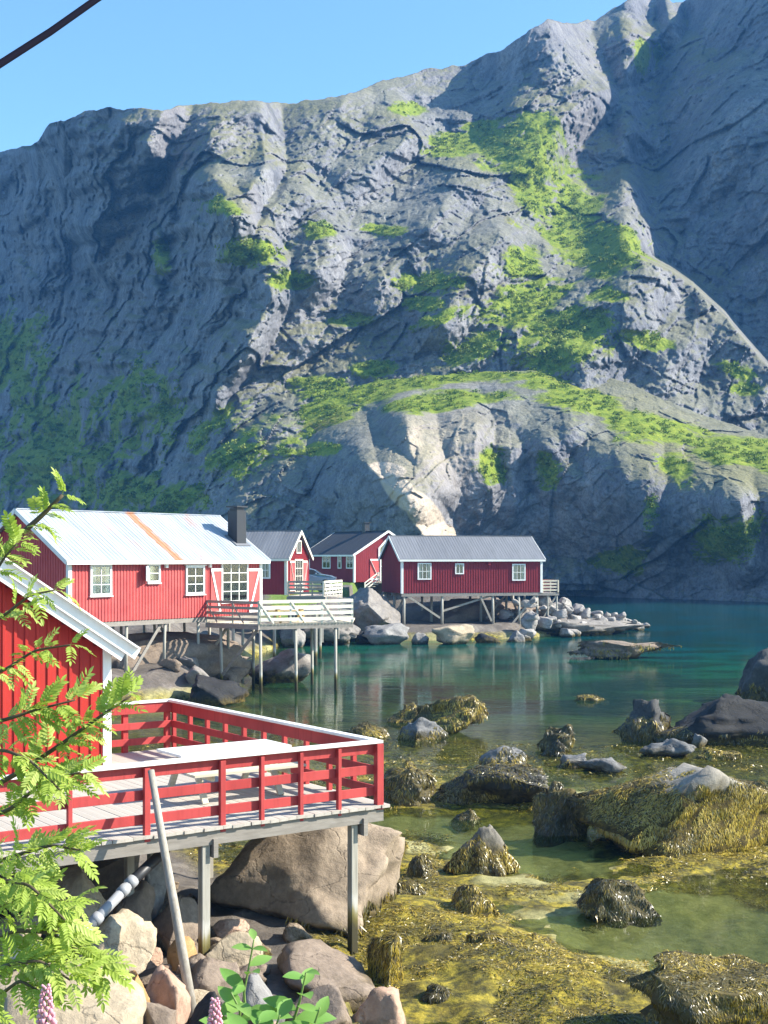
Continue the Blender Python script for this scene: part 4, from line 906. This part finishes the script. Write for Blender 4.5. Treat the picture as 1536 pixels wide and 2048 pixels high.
# x0, x1, top row, foot row, material, weed limit (None: bare), gold, cuts, label
SEAROCKS = [
 (828, 968, 1397, 1466, 'rock_weed', 9, .55, 5, 'golden seaweed covered hump, largest rock standing in the shallows beside the green water'),
 (774, 852, 1408, 1446, 'rock_weed', 9, .3, 6, 'low dark weedy rock touching the left side of the golden hump'),
 (800, 892, 1438, 1482, 'rock_flat', .35, .4, 8, 'weedy rock with bare grey right end in front of the golden hump'),
 (1078, 1146, 1453, 1503, 'rock_weed', 9, .3, 7, 'small upright dark weedy rock in the middle of the shallows'),
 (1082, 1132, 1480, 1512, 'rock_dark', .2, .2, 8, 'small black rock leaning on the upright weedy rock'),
 (963, 1062, 1492, 1539, 'rock_flat', .55, .3, 8, 'shaggy dark rock with a white right end'),
 (1108, 1172, 1506, 1536, 'rock_flat', .1, .4, 8, 'small bluish grey rock with yellow weed at its foot'),
 (1160, 1248, 1517, 1544, 'rock_flat', None, .4, 8, 'long low grey rock at water level behind the big capped boulder'),
 (1283, 1382, 1479, 1514, 'rock_flat', None, .4, 8, 'bare pale grey rock tapering to the right'),
 (1384, 1414, 1469, 1493, 'rock_flat', None, .4, 7, 'very small pale pointed stone in front of the black boulder'),
 (1228, 1350, 1402, 1482, 'rock_blue', .75, .35, 8, 'dark boulder with pale bare top at left end of the black boulder'),
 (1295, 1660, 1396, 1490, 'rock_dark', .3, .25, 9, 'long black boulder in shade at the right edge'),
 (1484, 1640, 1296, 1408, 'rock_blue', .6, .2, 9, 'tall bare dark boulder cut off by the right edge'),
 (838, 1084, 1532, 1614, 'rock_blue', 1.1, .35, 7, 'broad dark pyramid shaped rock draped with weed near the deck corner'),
 (1072, 1180, 1570, 1672, 'rock_weed', 9, .22, 6, 'shaggy dark block of weed at left of the big capped boulder'),
 (1160, 1600, 1526, 1712, 'rock_cap', 1.5, .62, 5, 'biggest boulder in the bay, bare tan cap over thick golden weed'),
 (1436, 1600, 1566, 1642, 'rock_weed', 9, .25, 6, 'dark weedy mound behind the big capped boulder at the right edge'),
 (893, 1034, 1654, 1752, 'rock_spire', .62, .5, 7, 'pointed spire rock with dark left side and yellow weed skirt'),
 (1163, 1314, 1758, 1842, 'rock_weed', 9, .28, 7, 'dark sloping weedy rock lying alone in the sandy pool'),
 (1285, 1640, 1938, 2110, 'rock_weed', 9, .3, 7, 'dark weedy mound in the bottom right corner'),
 (858, 1006, 1768, 1846, 'rock_weed', 9, .45, 5, 'rounded weed mound with combed pale fronds left of the sandy pool'),
 (932, 1050, 1866, 1922, 'rock_weed', 9, .4, 6, 'small round weed mound with dark left side in the lower shallows'),
 (735, 865, 1530, 1612, 'rock_weed', 9, .4, 5, 'broad olive weed mound just behind the deck corner post'),
 (742, 812, 1660, 1735, 'rock_weed', 9, .4, 5, 'grey weed mound right below the deck corner'),
 (800, 880, 1712, 1760, 'rock_weed', 9, .35, 6, 'low brown weed mound left of the spire rock'),
 (765, 850, 1762, 1812, 'rock_weed', 9, .5, 5, 'golden weed mound against the big tan boulder'),
 (826, 885, 1868, 1908, 'rock_weed', 9, .35, 6, 'first of two small mounds low by the big tan boulder, paler'),
 (868, 912, 1864, 1904, 'rock_weed', 9, .25, 6, 'second of two small mounds low by the big tan boulder, darker'),
 (830, 925, 1966, 2014, 'rock_weed', 9, .35, 6, 'weedy mound near the bottom edge beside the weed cliff'),
 (690, 775, 1448, 1476, 'rock_weed', 9, .35, 6, 'flat weed patch rock just above the white handrail'),
 (905, 960, 1620, 1642, 'rock_weed', 9, .5, 6, 'very low golden weed rock behind the spire rock'),
 (1035, 1110, 1870, 1895, 'rock_weed', 9, .55, 6, 'flat golden weed rock in the lower shallows'),
 (1395, 1480, 1498, 1520, 'rock_weed', 9, .5, 6, 'low yellow weed rock right of the pale tapering rock'),
 (1150, 1212, 1389, 1402, 'rock_weed', 9, .6, 6, 'small yellow weed rock awash alone in the green water'),
]
seed = 100
for (x0, x1, ty, by, mt, wz, gold, nc_, lab) in SEAROCKS:
    seed += 1; D = Dof(by); ppm = FPX/D; wd_ = (x1-x0)/ppm; dp = max(wd_*random.uniform(.6, .8), .3); Dc = D+dp*.42
    h = (EYE+(HORY-ty)/FPX*(Dc))+.0; h = max(h, .12); xm = ((x0+x1)/2-768)/FPX*Dc
    foot = -.3*h-.15; wscale = 1.12*Dc/D
    o, V, F = make_rock('rock', lab, (xm, Dc, foot), (wd_*wscale, dp*1.15, (h-foot)*1.06), M[mt], seed, 4 if wd_ > .5 else 3, nc_+3, .10 if 'biggest' in lab else .2, 0, random.uniform(-.1, .1), cat='rock', lo=.4, hi=.85, taper=.72 if 'spire' in lab else (.5 if 'pyramid' in lab else (.36 if 'biggest' in lab else .26)))
    if wz is not None:
        k = np.interp(D, [17, 28, 45, 60], [1, 1, .7, .5])
        weed_on(o, V, F, wz, np.interp(D, [17, 25, 45], [2300, 1500, 520]), np.interp(D, [17, 45], [.07, .14]), np.interp(D, [17, 45], [.0055, .012]), seed, gold+.1)
# low skerry in the sound
o, V, F = make_rock('skerry', 'low weedy skerry lying in the green sound off the rubble point', (P(1255, 1318, 78).x, 78.5, -.35), (6.9, 3.6, 1.45), M['rock_brown'], 77, 5, 12, .22, 0, 0, cat='skerry', lo=.3, hi=.8); weed_on(o, V, F, .8, 170, .16, .025, 5, .6, -.02)

# boulders around and under the near deck: x0, x1, top, bottom rows, distance, material, label
DECKROCKS = [
 (380, 800, 1640, 1925, 21.0, 'rock_deck', 3.2, 'huge tan boulder under the right end of the near deck', 11),
 (150, 302, 1834, 1945, 17.0, 'rock_tan', 1.0, 'tan boulder under the drain pipe, crossed by a thin shadow', 21),
 (50, 205, 1740, 1850, 18.4, 'rock_tan', 1.2, 'square tan block under the left end of the near deck', 22),
 (398, 522, 1868, 1962, 18.3, 'rock_tan', .9, 'tan boulder at the foot of the middle deck post', 23),
 (376, 472, 1928, 2014, 17.2, 'rock_brown', .8, 'brown boulder in front of the middle deck post', 24),
 (332, 392, 1878, 1918, 18.0, 'rock_orange', .5, 'small orange stone behind the leaning pole', 25),
 (283, 378, 1942, 2070, 16.2, 'rock_pink', .9, 'pinkish block beside the foot of the leaning pole', 26),
 (220, 290, 1950, 2045, 15.7, 'rock_orange', .8, 'orange stained stone beside the large pale boulder', 27),
 (-40, 275, 1958, 2140, 14.8, 'rock_tan', 1.8, 'large pale boulder behind the left pink flower', 28),
 (275, 350, 2008, 2080, 15.2, 'rock_brown', .6, 'low brown stone at the bottom edge', 29),
 (548, 750, 1912, 2010, 17.6, 'rock_brown', 1.5, 'flat dark brown slab boulder below the corner deck post', 30),
 (462, 566, 1950, 2080, 16.0, 'rock_grey', 1.0, 'grey boulder behind the leafy green shoot', 31),
 (372, 440, 2000, 2085, 15.2, 'rock_dark', .6, 'dark stone at the foot of the leaning pole', 32),
 (285, 335, 1690, 1815, 19.6, 'rock_grey', .8, 'upright grey block in shade under the near deck', 33),
 (225, 300, 1770, 1870, 19.0, 'rock_brown', .9, 'shaded brown block behind the drain pipe', 34),
 (300, 400, 1800, 1900, 19.2, 'rock_brown', .9, 'shaded block between the two inner deck posts', 35),
 (560, 700, 1985, 2090, 16.2, 'rock_brown', 1.0, 'brown stone at the bottom edge below the flat slab', 36),
 (700, 812, 1975, 2100, 16.6, 'rock_pink', .9, 'warm brown stone beside the hanging weed cliff', 37),
 (736, 806, 1870, 2040, 18.3, 'rock_weed', .8, 'steep rock hung with brown weed at right end of the huge boulder', 38),
 (-60, 70, 1850, 1960, 17.4, 'rock_tan', 1.2, 'tan boulder at the left edge half hidden by leaves', 39),
 (-60, 120, 1690, 1790, 19.4, 'rock_brown', 1.2, 'shaded brown boulder under the deck at the left edge', 40),
 (120, 260, 1700, 1800, 20.6, 'rock_brown', 1.2, 'shaded brown boulder behind the square tan block', 41),
]
for (x0, x1, ty, by, D, mt, dp, lab, sd) in DECKROCKS:
    ppm = FPX/D; wd_ = (x1-x0)/ppm; zt = EYE+(HORY-ty)/ppm; zb = EYE+(HORY-by)/ppm-.25; xm = ((x0+x1)/2-768)/ppm
    o, V, F = make_rock('boulder', lab, (xm, D+dp*.25, zb), (wd_*1.06, max(dp, wd_*.8), zt-zb), M[mt], sd, 5 if wd_ > 2 else 4, 12, .07, 0, 0, cat='boulder', lo=.45, hi=.8)
    if sd == 38: weed_on(o, V, F, 9, 1600, .10, .007, 3, .4)
    if sd == 11:
        Vb, Fb = V, F; weed_on(o, V, F, .28, 420, .2, .012, 4, .4)

# dark boulder under the white roofed house and the outcrop beside the cabin
make_rock('boulder', 'huge dark boulder in shade under the white roofed house', (-9.9, 60.6, -.4), (9.0, 4.6, 3.0), M['rock_brown'], 51, 5, 10, .1, .95, 0, cat='boulder')
make_rock('boulder', 'rounded dark rock at the waterline below the cream railed deck', (-6.9, 54.6, -.4), (2.6, 2.4, 1.5), M['rock_dark'], 52, 4, 9, .1, cat='boulder')
make_rock('boulder', 'grey boulder lying at the shore between the cream deck stilts', (-5.0, 64, -.4), (3.2, 2.6, 2.0), M['rock_shore'], 53, 4, 9, .1, cat='boulder')
make_rock('outcrop', 'tall grey rock outcrop at the left of the far stilt cabin', (-1.0, 97.0, -.4), (4.6, 8.0, 4.3), M['rock_shore'], 54, 5, 10, .1, .2, 0, cat='outcrop')
make_rock('outcrop', 'low rounded outcrop in shade under the far stilt cabin', (6.5, 105, -.5), (14.0, 6, 3.3), M['rock_brown'], 55, 5, 12, .12, .25, 0, cat='outcrop')
make_rock('outcrop', 'grey rock below the small gabled house deck', (-4.6, 92.0, -.3), (6, 6, 3.3), M['rock_shore'], 56, 5, 11, .12, cat='outcrop')
# stones along the far shoreline, measured off the picture
FAR = [(722, 820, 1250, 1290, 'rock_grey', 'large pale boulder at the shore left of the far cabin stilts'), (862, 950, 1252, 1290, 'rock_tan', 'broad tan boulder at the shore below the far cabin'), (822, 858, 1266, 1288, 'rock_grey', 'small grey boulder between the pale and the tan boulder'),
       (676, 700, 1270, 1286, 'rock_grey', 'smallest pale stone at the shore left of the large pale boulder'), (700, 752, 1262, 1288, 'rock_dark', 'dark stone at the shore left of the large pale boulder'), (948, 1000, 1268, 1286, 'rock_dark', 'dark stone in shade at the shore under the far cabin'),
       (560, 612, 1252, 1296, 'rock_grey', 'grey boulder behind the middle stilt of the cream railed deck'), (612, 662, 1256, 1290, 'rock_brown', 'dark boulder behind the right stilts of the cream railed deck'), (640, 690, 1262, 1290, 'rock_shore', 'grey brown stone at the shore behind the last deck stilt'), (1010, 1048, 1262, 1284, 'rock_grey', 'grey stone at the root of the rubble point')]
for i, (x0, x1, ty, by, mt, lab) in enumerate(FAR):
    D = Dof(by); ppm = FPX/D; wd_ = (x1-x0)/ppm; make_rock('boulder', lab, (((x0+x1)/2-768)/ppm*1.01, D+wd_*.3, -.4), (wd_, wd_*.8, (by-ty)/ppm*1.06+.4), M[mt], 200+i, 4, 10, .1, cat='boulder')
# rubble point: every stone a thing
VAR = []
for k in range(8):
    V, F = rock_shape(3, 300+k, 11, .1, lo=.4, hi=.75); VAR.append(npmesh('rubble_stone', V*.5, F, M['rubble'], False))
VARS = []
for k in range(8):
    V, F = rock_shape(3, 340+k, 11, .1, lo=.4, hi=.75); VARS.append(npmesh('shore_stone', V*.5, F, M['rock_brown'] if k % 2 else M['rock_shore'], False))
tipA, tipB = P(1020, 1250, 99), P(1288, 1258, 110)
for i in range(150):
    t_ = random.random()**.8; c = tipA.lerp(tipB, t_); hw = (4.2*(1-t_)+.8); s_ = random.uniform(-1, 1); top = (3.3*(1-t_)**.7+.15)*(1-abs(s_))
    o = link('rubble_stone', random.choice(VAR)); sz = random.uniform(.55, 1.45)*(1-.45*t_)
    o.location = (c.x+random.uniform(-.6, .6), c.y+s_*hw, top*random.uniform(.75, 1.0)+sz*.1); o.scale = (sz*random.uniform(.9, 1.5), sz*random.uniform(.8, 1.2), sz*random.uniform(.55, .95)); o.rotation_euler = (random.uniform(-.5, .5), random.uniform(-.5, .5), random.uniform(0, 6.3))
    tag(o, 'pale angular stone in the rubble point right of the far cabin', 'stone', 'stones heaped on the rubble point')
make_rock('rubble_core', 'dark rubble bank under the loose stones of the point', (13.5, 103.5, -.5), (15, 7.5, 1.9), M['rock_shore'], 58, 5, 12, .2, .35, 0, cat='rubble bank', lo=.3)
# shore stones below the houses
for i in range(46):
    if i < 24: x, y = random.uniform(-15, -7), random.uniform(56, 68)
    else: x, y = random.uniform(-8.5, 1.0), random.uniform(86, 95)
    g = gz(x, y)
    if g < -.6: continue
    o = link('shore_stone', VARS[i % 8]); sz = random.uniform(.5, 1.5); o.location = (x, y, g+sz*.12); o.scale = (sz*1.3, sz, sz*.75); o.rotation_euler = (random.uniform(-.4, .4), random.uniform(-.4, .4), random.uniform(0, 6.3))
    tag(o, 'grey stone in shade on the shore under the white roofed house' if i < 24 else 'grey stone on the shore below the small gabled house', 'stone', 'stones under the white roofed house' if i < 24 else 'stones below the small gabled house')

PEB = []
for k in range(8):
    V, F = rock_shape(3, 380+k, 10, .1, lo=.4, hi=.75); PEB.append(npmesh('small_stone', V*.5, F, M[('rock_brown', 'rock_tan', 'rock_deck', 'rock_pink')[k % 4]], True))
for i in range(95):
    y = random.uniform(14.6, 22.5); x = random.uniform(-.34*y, -.02*y-.2); o = link('small_stone', PEB[i % 8]); sz = random.uniform(.14, .5)
    o.location = (x, y, gz(x, y)+sz*.12); o.scale = (sz*1.3, sz, sz*.8); o.rotation_euler = (random.uniform(-.4, .4), random.uniform(-.4, .4), random.uniform(0, 6.3))
    tag(o, 'small brown stone wedged among the boulders under the near deck', 'stone', 'small stones under the near deck')

# ------------------------------------------------------------------ weed bed of the shallows
n = 160000; r = np.random.default_rng(12); yy = 15.2*np.exp(r.random(n)*math.log(46/15.2)); xx = yy*r.uniform(-.19, .33, n)
zz = ground_z(xx[:, None], yy[:, None])[:, 0]
sf = np.zeros(n)
for (px, py, rx, ry, k) in SANDS: c = cz(px, py); sf = np.maximum(sf, k*np.exp(-((xx-c.x)/rx)**2-((yy-c.y)/ry)**2))
patch = fbm(np.c_[xx, yy*.8, 0*xx]/1.6+2, 4, .6)
k = (zz > -.16) & (zz < .45) & (patch*.75+.30-sf > .12) & (sdist(xx, yy) < .6)
Pn = np.c_[xx, yy, np.maximum(zz, -.03)+.012][k]; Nn = np.tile([0, 0, 1.], (len(Pn), 1))+.25*r.normal(size=(len(Pn), 3)); Nn /= np.linalg.norm(Nn, axis=1)[:, None]
V2, F2, c2 = fronds(Pn, Nn, .075, .0075, 8, .56); sc_ = np.repeat(np.interp(Pn[:, 1], [15, 46], [.8, 1.7]), 6)
ctr = np.repeat(Pn, 6, 0); V2 = ctr+(V2-ctr)*sc_[:, None]
tag(link('seaweed_bed', npmesh('seaweed_bed', V2, F2, M['weed'], False, {'col': c2})), 'golden brown seaweed lying over the tidal shallows', 'seaweed', kind='stuff')

# ------------------------------------------------------------------ shrubs and birch scrub clinging to the slopes
def shrubs(W, px, py, N, vm, count, size, seed, lim):
    r = np.random.default_rng(seed); ok = np.argwhere((vm > .04) & (px > -60) & (px < 1600)); w_ = np.clip(vm[ok[:, 0], ok[:, 1]], .04, .5); sel = ok[r.choice(len(ok), count, p=w_/w_.sum())]
    c = W[sel[:, 0], sel[:, 1]]; K = 26; n = len(c); s = (size*r.uniform(.4, 1.5, n))[:, None, None]
    d = r.normal(size=(n, K, 3)); d /= np.linalg.norm(d, axis=2)[..., None]; d *= r.random((n, K, 1))**.4; d[..., 2] = d[..., 2]*.55+.35
    p = c[:, None]+d*s; a = r.normal(size=(n, K, 3)); b = np.cross(a, r.normal(size=(n, K, 3))); a /= np.linalg.norm(a, axis=2)[..., None]; b /= np.linalg.norm(b, axis=2)[..., None]; f = s*.26
    V = np.stack([p-a*f, p+b*f*.8, p+a*f, p-b*f*.8], 2).reshape(-1, 3); F = np.arange(len(V)).reshape(-1, 4)
    base = np.array([(.10, .165, .018), (.17, .24, .03), (.24, .29, .05)])[r.integers(0, 3, n)]*r.uniform(.8, 1.2, (n, 1)); return V, F, np.repeat(base, K*4, 0)
A_ = shrubs(WA, pxA, pyA, nA, vmA, 2500, .7, 1, .05); B_ = shrubs(WB, pxB, pyB, nB, vmB, 1500, .5, 2, .05)
V = np.concatenate([A_[0], B_[0]]); F = np.concatenate([A_[1], B_[1]+len(A_[0])]); c = np.concatenate([A_[2], B_[2]])
tag(link('hillside_scrub', npmesh('hillside_scrub', V, F, M['shrub'], False, {'col': c})), 'green scrub and grass clinging to the mountain ledges', 'scrub', kind='stuff')

# ------------------------------------------------------------------ rowan in the foreground
def rowan_leaf(seed):
    r = random.Random(seed); mb = MB(); L = 1.0; droop = r.uniform(.05, .35); pts = []
    for i in range(8): t_ = i/7; pts.append(Vector((t_*L, 0, .12*math.sin(t_*2.4)-droop*t_*t_)))
    mb.tube(pts, [.008]*7+[.004], 4)
    def leaflet(p, d, n, ln):
        d = d.normalized(); s_ = d.cross(n).normalized(); w_ = ln*.19; v = []
        cur = [(0, .15), (.25, .9), (.55, 1.0), (.8, .6), (1, .02)]
        for (a, b) in cur:
            q = p+d*(a*ln)-n*(.10*ln*a*a); v += [q-s_*(w_*b)+n*(.25*w_*b), q, q+s_*(w_*b)+n*(.25*w_*b)]
        fs = []
        for i in range(4): fs += [(3*i, 3*i+1, 3*i+4, 3*i+3), (3*i+1, 3*i+2, 3*i+5, 3*i+4)]
        mb.add(v, fs)
    for i in range(7):
        t_ = .22+.72*i/6; k = t_*7; p = pts[int(k)].lerp(pts[min(7, int(k)+1)], k-int(k)); ln = .34*(1-.35*abs(t_-.5))*r.uniform(.85, 1.1)
        for sg in (-1, 1): leaflet(p, Vector((.62, sg*.8, r.uniform(-.35, .05))), Vector((r.uniform(-.2, .2), sg*.15, 1)).normalized(), ln)
    leaflet(pts[-1], Vector((1, 0, -.3)), Vector((0, 0, 1)), .32); return mb.mesh('leaf', M['rowan'])
LEAF = [rowan_leaf(i) for i in range(6)]
rw = tag(empty('rowan_tree', P(-140, 2250, 4.3)), 'bright green rowan tree with feathery leaves along the left edge', 'tree')
BR = [  # branch paths: photo column, row, distance; leaves per branch, leaf length
 ([(-140, 2250, 4.3), (-90, 1900, 4.2), (-70, 1600, 4.1), (-50, 1300, 4.1), (-15, 1120, 4.15), (40, 1070, 4.2), (85, 1030, 4.2), (125, 990, 4.2)], 13, .085, .018),
 ([(-70, 1600, 4.1), (30, 1550, 4.0), (120, 1490, 3.95), (190, 1440, 3.9), (262, 1392, 3.9)], 40, .078, .008),
 ([(-70, 1650, 4.1), (20, 1620, 3.9), (90, 1560, 3.85), (160, 1545, 3.8)], 31, .078, .007),
 ([(-80, 1750, 4.1), (20, 1715, 3.8), (100, 1690, 3.75), (160, 1700, 3.7)], 37, .078, .007),
 ([(-85, 1850, 4.1), (20, 1800, 3.7), (80, 1790, 3.65), (145, 1805, 3.6)], 40, .078, .007),
 ([(-90, 1930, 4.2), (20, 1860, 3.6), (100, 1865, 3.6), (165, 1905, 3.6), (205, 1945, 3.6)], 52, .078, .007),
 ([(-90, 1990, 4.2), (10, 1930, 3.5), (80, 1920, 3.5), (140, 1960, 3.5)], 40, .078, .006),
 ([(-60, 1450, 4.1), (10, 1440, 3.9), (70, 1420, 3.9), (150, 1400, 3.9)], 31, .078, .006),
 ([(-55, 1360, 4.1), (10, 1340, 4.0), (70, 1300, 3.95), (140, 1290, 3.9)], 18, .075, .005),
 ([(-45, 1260, 4.1), (10, 1230, 4.0), (60, 1190, 4.0), (110, 1180, 4.0)], 15, .075, .005),
 ([(-30, 1180, 4.1), (5, 1120, 4.05), (35, 1085, 4.05)], 15, .075, .005),
 ([(-80, 1780, 4.1), (10, 1760, 3.6), (60, 1770, 3.5), (130, 1840, 3.45)], 34, .078, .006),
 ([(-60, 1500, 4.1), (10, 1500, 3.8), (60, 1520, 3.75), (120, 1580, 3.7)], 27, .078, .006),
 ([(-90, 2060, 4.2), (0, 1990, 3.6), (40, 1960, 3.5), (90, 1990, 3.5)], 21, .075, .006),
]
LV = []
for (path, nl, ln, rad) in BR:
    pts = [P(*q) for q in path]; m = len(pts); fine = []
    for i in range(m-1):
        for k_ in range(5): fine.append(pts[i].lerp(pts[i+1], k_/5))
    fine.append(pts[-1]); sm = [fine[0]]+[(fine[i-1]+fine[i]*2+fine[i+1])/4 for i in range(1, len(fine)-1)]+[fine[-1]]
    inv = -rw.location
    MB().tube([p+inv for p in sm], [rad*(1-.75*i/(len(sm)-1))+.0012 for i in range(len(sm))], 6).build('branch', M['stem'], rw, True)
    n0 = 26 if rad > .01 else max(3, int(len(sm)*.2))
    for i in range(nl):
        t_ = n0+(len(sm)-1-n0)*((i+random.random()*.8)/nl); k_ = min(int(t_), len(sm)-2); p = sm[k_].lerp(sm[k_+1], t_-k_); d = (sm[k_+1]-sm[k_]).normalized()
        if i >= nl-3: p = sm[-1]
        side = Vector((random.gauss(0, 1), random.gauss(0, .7), random.gauss(.1, .8))); side -= side.dot(d)*d; side.normalize()
        dr_ = (d*random.uniform(.2, .9)+side*random.uniform(.6, 1.1)+Vector((.15, -.1, -.12))).normalized()
        up = Vector((random.gauss(.25, .25), random.gauss(-.45, .25), 1)).normalized(); yv = up.cross(dr_).normalized(); zv = dr_.cross(yv)
        s_ = ln*random.uniform(.75, 1.25); mat_ = Matrix.Translation(p+inv) @ Matrix((dr_, yv, zv)).transposed().to_4x4() @ Matrix.Scale(s_, 4); LV.append((mat_, random.choice(LEAF)))

random.shuffle(LV)
for (mat_, me) in LV[:300]: o = link('leaf', me, rw); o.matrix_local = mat_
mb = MB()
for (mat_, me) in LV[300:]: mb.add([mat_ @ v.co for v in me.vertices], [tuple(p.vertices) for p in me.polygons])
if mb.v: tag(mb.build('foliage', M['rowan'], rw), kind='stuff')

# ------------------------------------------------------------------ leafy shoot and pink flowers on the bank
def oval_leaf(seed):
    r = random.Random(seed); v = []; cur = [(0, .04), (.12, .45), (.3, .85), (.5, 1.0), (.7, .82), (.87, .45), (1, .02)]; bend = r.uniform(.05, .35)
    for (a, b) in cur: v += [(a, -.24*b, -bend*a*a+.07*b), (a, -.0, -bend*a*a), (a, .24*b, -bend*a*a+.07*b)]
    fs = []
    for i in range(6): fs += [(3*i, 3*i+1, 3*i+4, 3*i+3), (3*i+1, 3*i+2, 3*i+5, 3*i+4)]
    return MB().add(v, fs).mesh('leaf', M['sallow'], True)
OV = [oval_leaf(i) for i in range(5)]
sh = tag(empty('leafy_shoot', P(520, 2330, 4.4)), 'young green shoot with broad oval leaves at the bottom edge', 'plant'); inv = -sh.location
for (path, lv) in (([(520, 2330, 4.4), (500, 2120, 4.4), (488, 1985, 4.4), (508, 1880, 4.4)], [(2040, .15), (1990, .12), (1950, .10), (1930, .09), (1905, .07), (1890, .06), (1882, .06), (2010, .13)]),
                   ([(530, 2330, 4.4), (560, 2130, 4.35), (600, 2000, 4.3), (612, 1945, 4.3)], [(2040, .14), (2020, .13), (1995, .11), (1970, .09), (1955, .08), (1948, .06)]),
                   ([(515, 2330, 4.4), (478, 2140, 4.35), (480, 2020, 4.3), (462, 1985, 4.3)], [(2050, .13), (2030, .12), (2010, .10), (1990, .08), (2070, .14)]),
                   ([(525, 2330, 4.4), (530, 2150, 4.3), (545, 2070, 4.2), (560, 2030, 4.2)], [(2090, .14), (2070, .14), (2050, .12), (2035, .10), (2100, .14)]),
                   ([(540, 2330, 4.4), (585, 2160, 4.3), (625, 2060, 4.25), (640, 2015, 4.25)], [(2090, .13), (2070, .12), (2050, .11), (2035, .09), (2020, .07)]),
                   ([(510, 2330, 4.4), (490, 2180, 4.2), (500, 2080, 4.15), (520, 2040, 4.15)], [(2100, .13), (2080, .12), (2060, .11), (2045, .09)])):
    pts = [P(*q) for q in path]; fine = [pts[i].lerp(pts[i+1], k_/6) for i in range(len(pts)-1) for k_ in range(6)]+[pts[-1]]
    MB().tube([p+inv for p in fine], [.006*(1-.7*i/len(fine))+.001 for i in range(len(fine))], 6).build('stem', M['greenstem'], sh, True)
    for j, (row, s_) in enumerate(lv):
        zt = P(0, row, pts[-1].y).z; p = min(fine, key=lambda q: abs(q.z-zt)); a = j*2.4+random.uniform(-.4, .4)
        dr_ = Vector((math.cos(a), math.sin(a)*.8-.1, random.uniform(.15, .7))).normalized(); up = Vector((.2, -.5, 1)).normalized(); yv = up.cross(dr_).normalized(); zv = dr_.cross(yv)
        for _ in range(1):
            o = link('leaf', OV[j % 5], sh); o.matrix_local = Matrix.Translation(p+inv) @ Matrix((dr_, yv, zv)).transposed().to_4x4() @ Matrix.Scale(s_*1.0, 4)
def flower(label, px, top, D):
    f = tag(empty('lupin', P(px, 2330, D)), label, 'flower'); inv = -f.location; a, b = P(px+4, 2330, D), P(px, top, D)
    MB().tube([a+inv, a.lerp(b, .5)+inv+Vector((.004, 0, 0)), b+inv], [.005, .004, .001], 6).build('stem', M['greenstem'], f, True)
    mb = MB(); H = (2110-top)/FPX*D; Vi, Fi = ICO[2]
    for i in range(95):
        t_ = i/95.; an = i*2.4; rr = .026*(1-.8*t_)*(1 if t_ > .05 else .5)+.003; q = b+inv+Vector((math.cos(an)*rr, math.sin(an)*rr, -H*(1-t_))); sz = .0105*(1-.55*t_); e = Vector((random.uniform(.7, 1), random.uniform(.7, 1), random.uniform(.8, 1.3)))*sz
        mb.add([(q.x+v[0]*e.x, q.y+v[1]*e.y, q.z+v[2]*e.z) for v in Vi[:42]], [tuple(t3) for t3 in Fi if max(t3) < 42] or [])
    o = mb.build('florets', M['pink'], f, True); tag(o, kind='stuff')
ICO[2] = ico(2); ICO[1] = ico(1); ICO[2] = ICO[1]
flower('pale pink flower spike near the bottom left corner', 92, 1968, 3.2); flower('pale pink flower spike left of the leafy shoot', 430, 1995, 3.6)

# ------------------------------------------------------------------ air
HAZE = 0.0003
if HAZE > 0:
    t = NT('haze_air'); t.t.nodes.remove(t.b); pv = t.n('VolumePrincipled', {'Color': (.13, .43, 1.0), 'Density': HAZE, 'Anisotropy': 0.0}); t.t.links.new(pv.outputs[0], t.out.inputs['Volume'])
    hz = MB().box((150, 330, 118), (1500, 760, 252)).build('haze', t.m); tag(hz, kind='stuff')
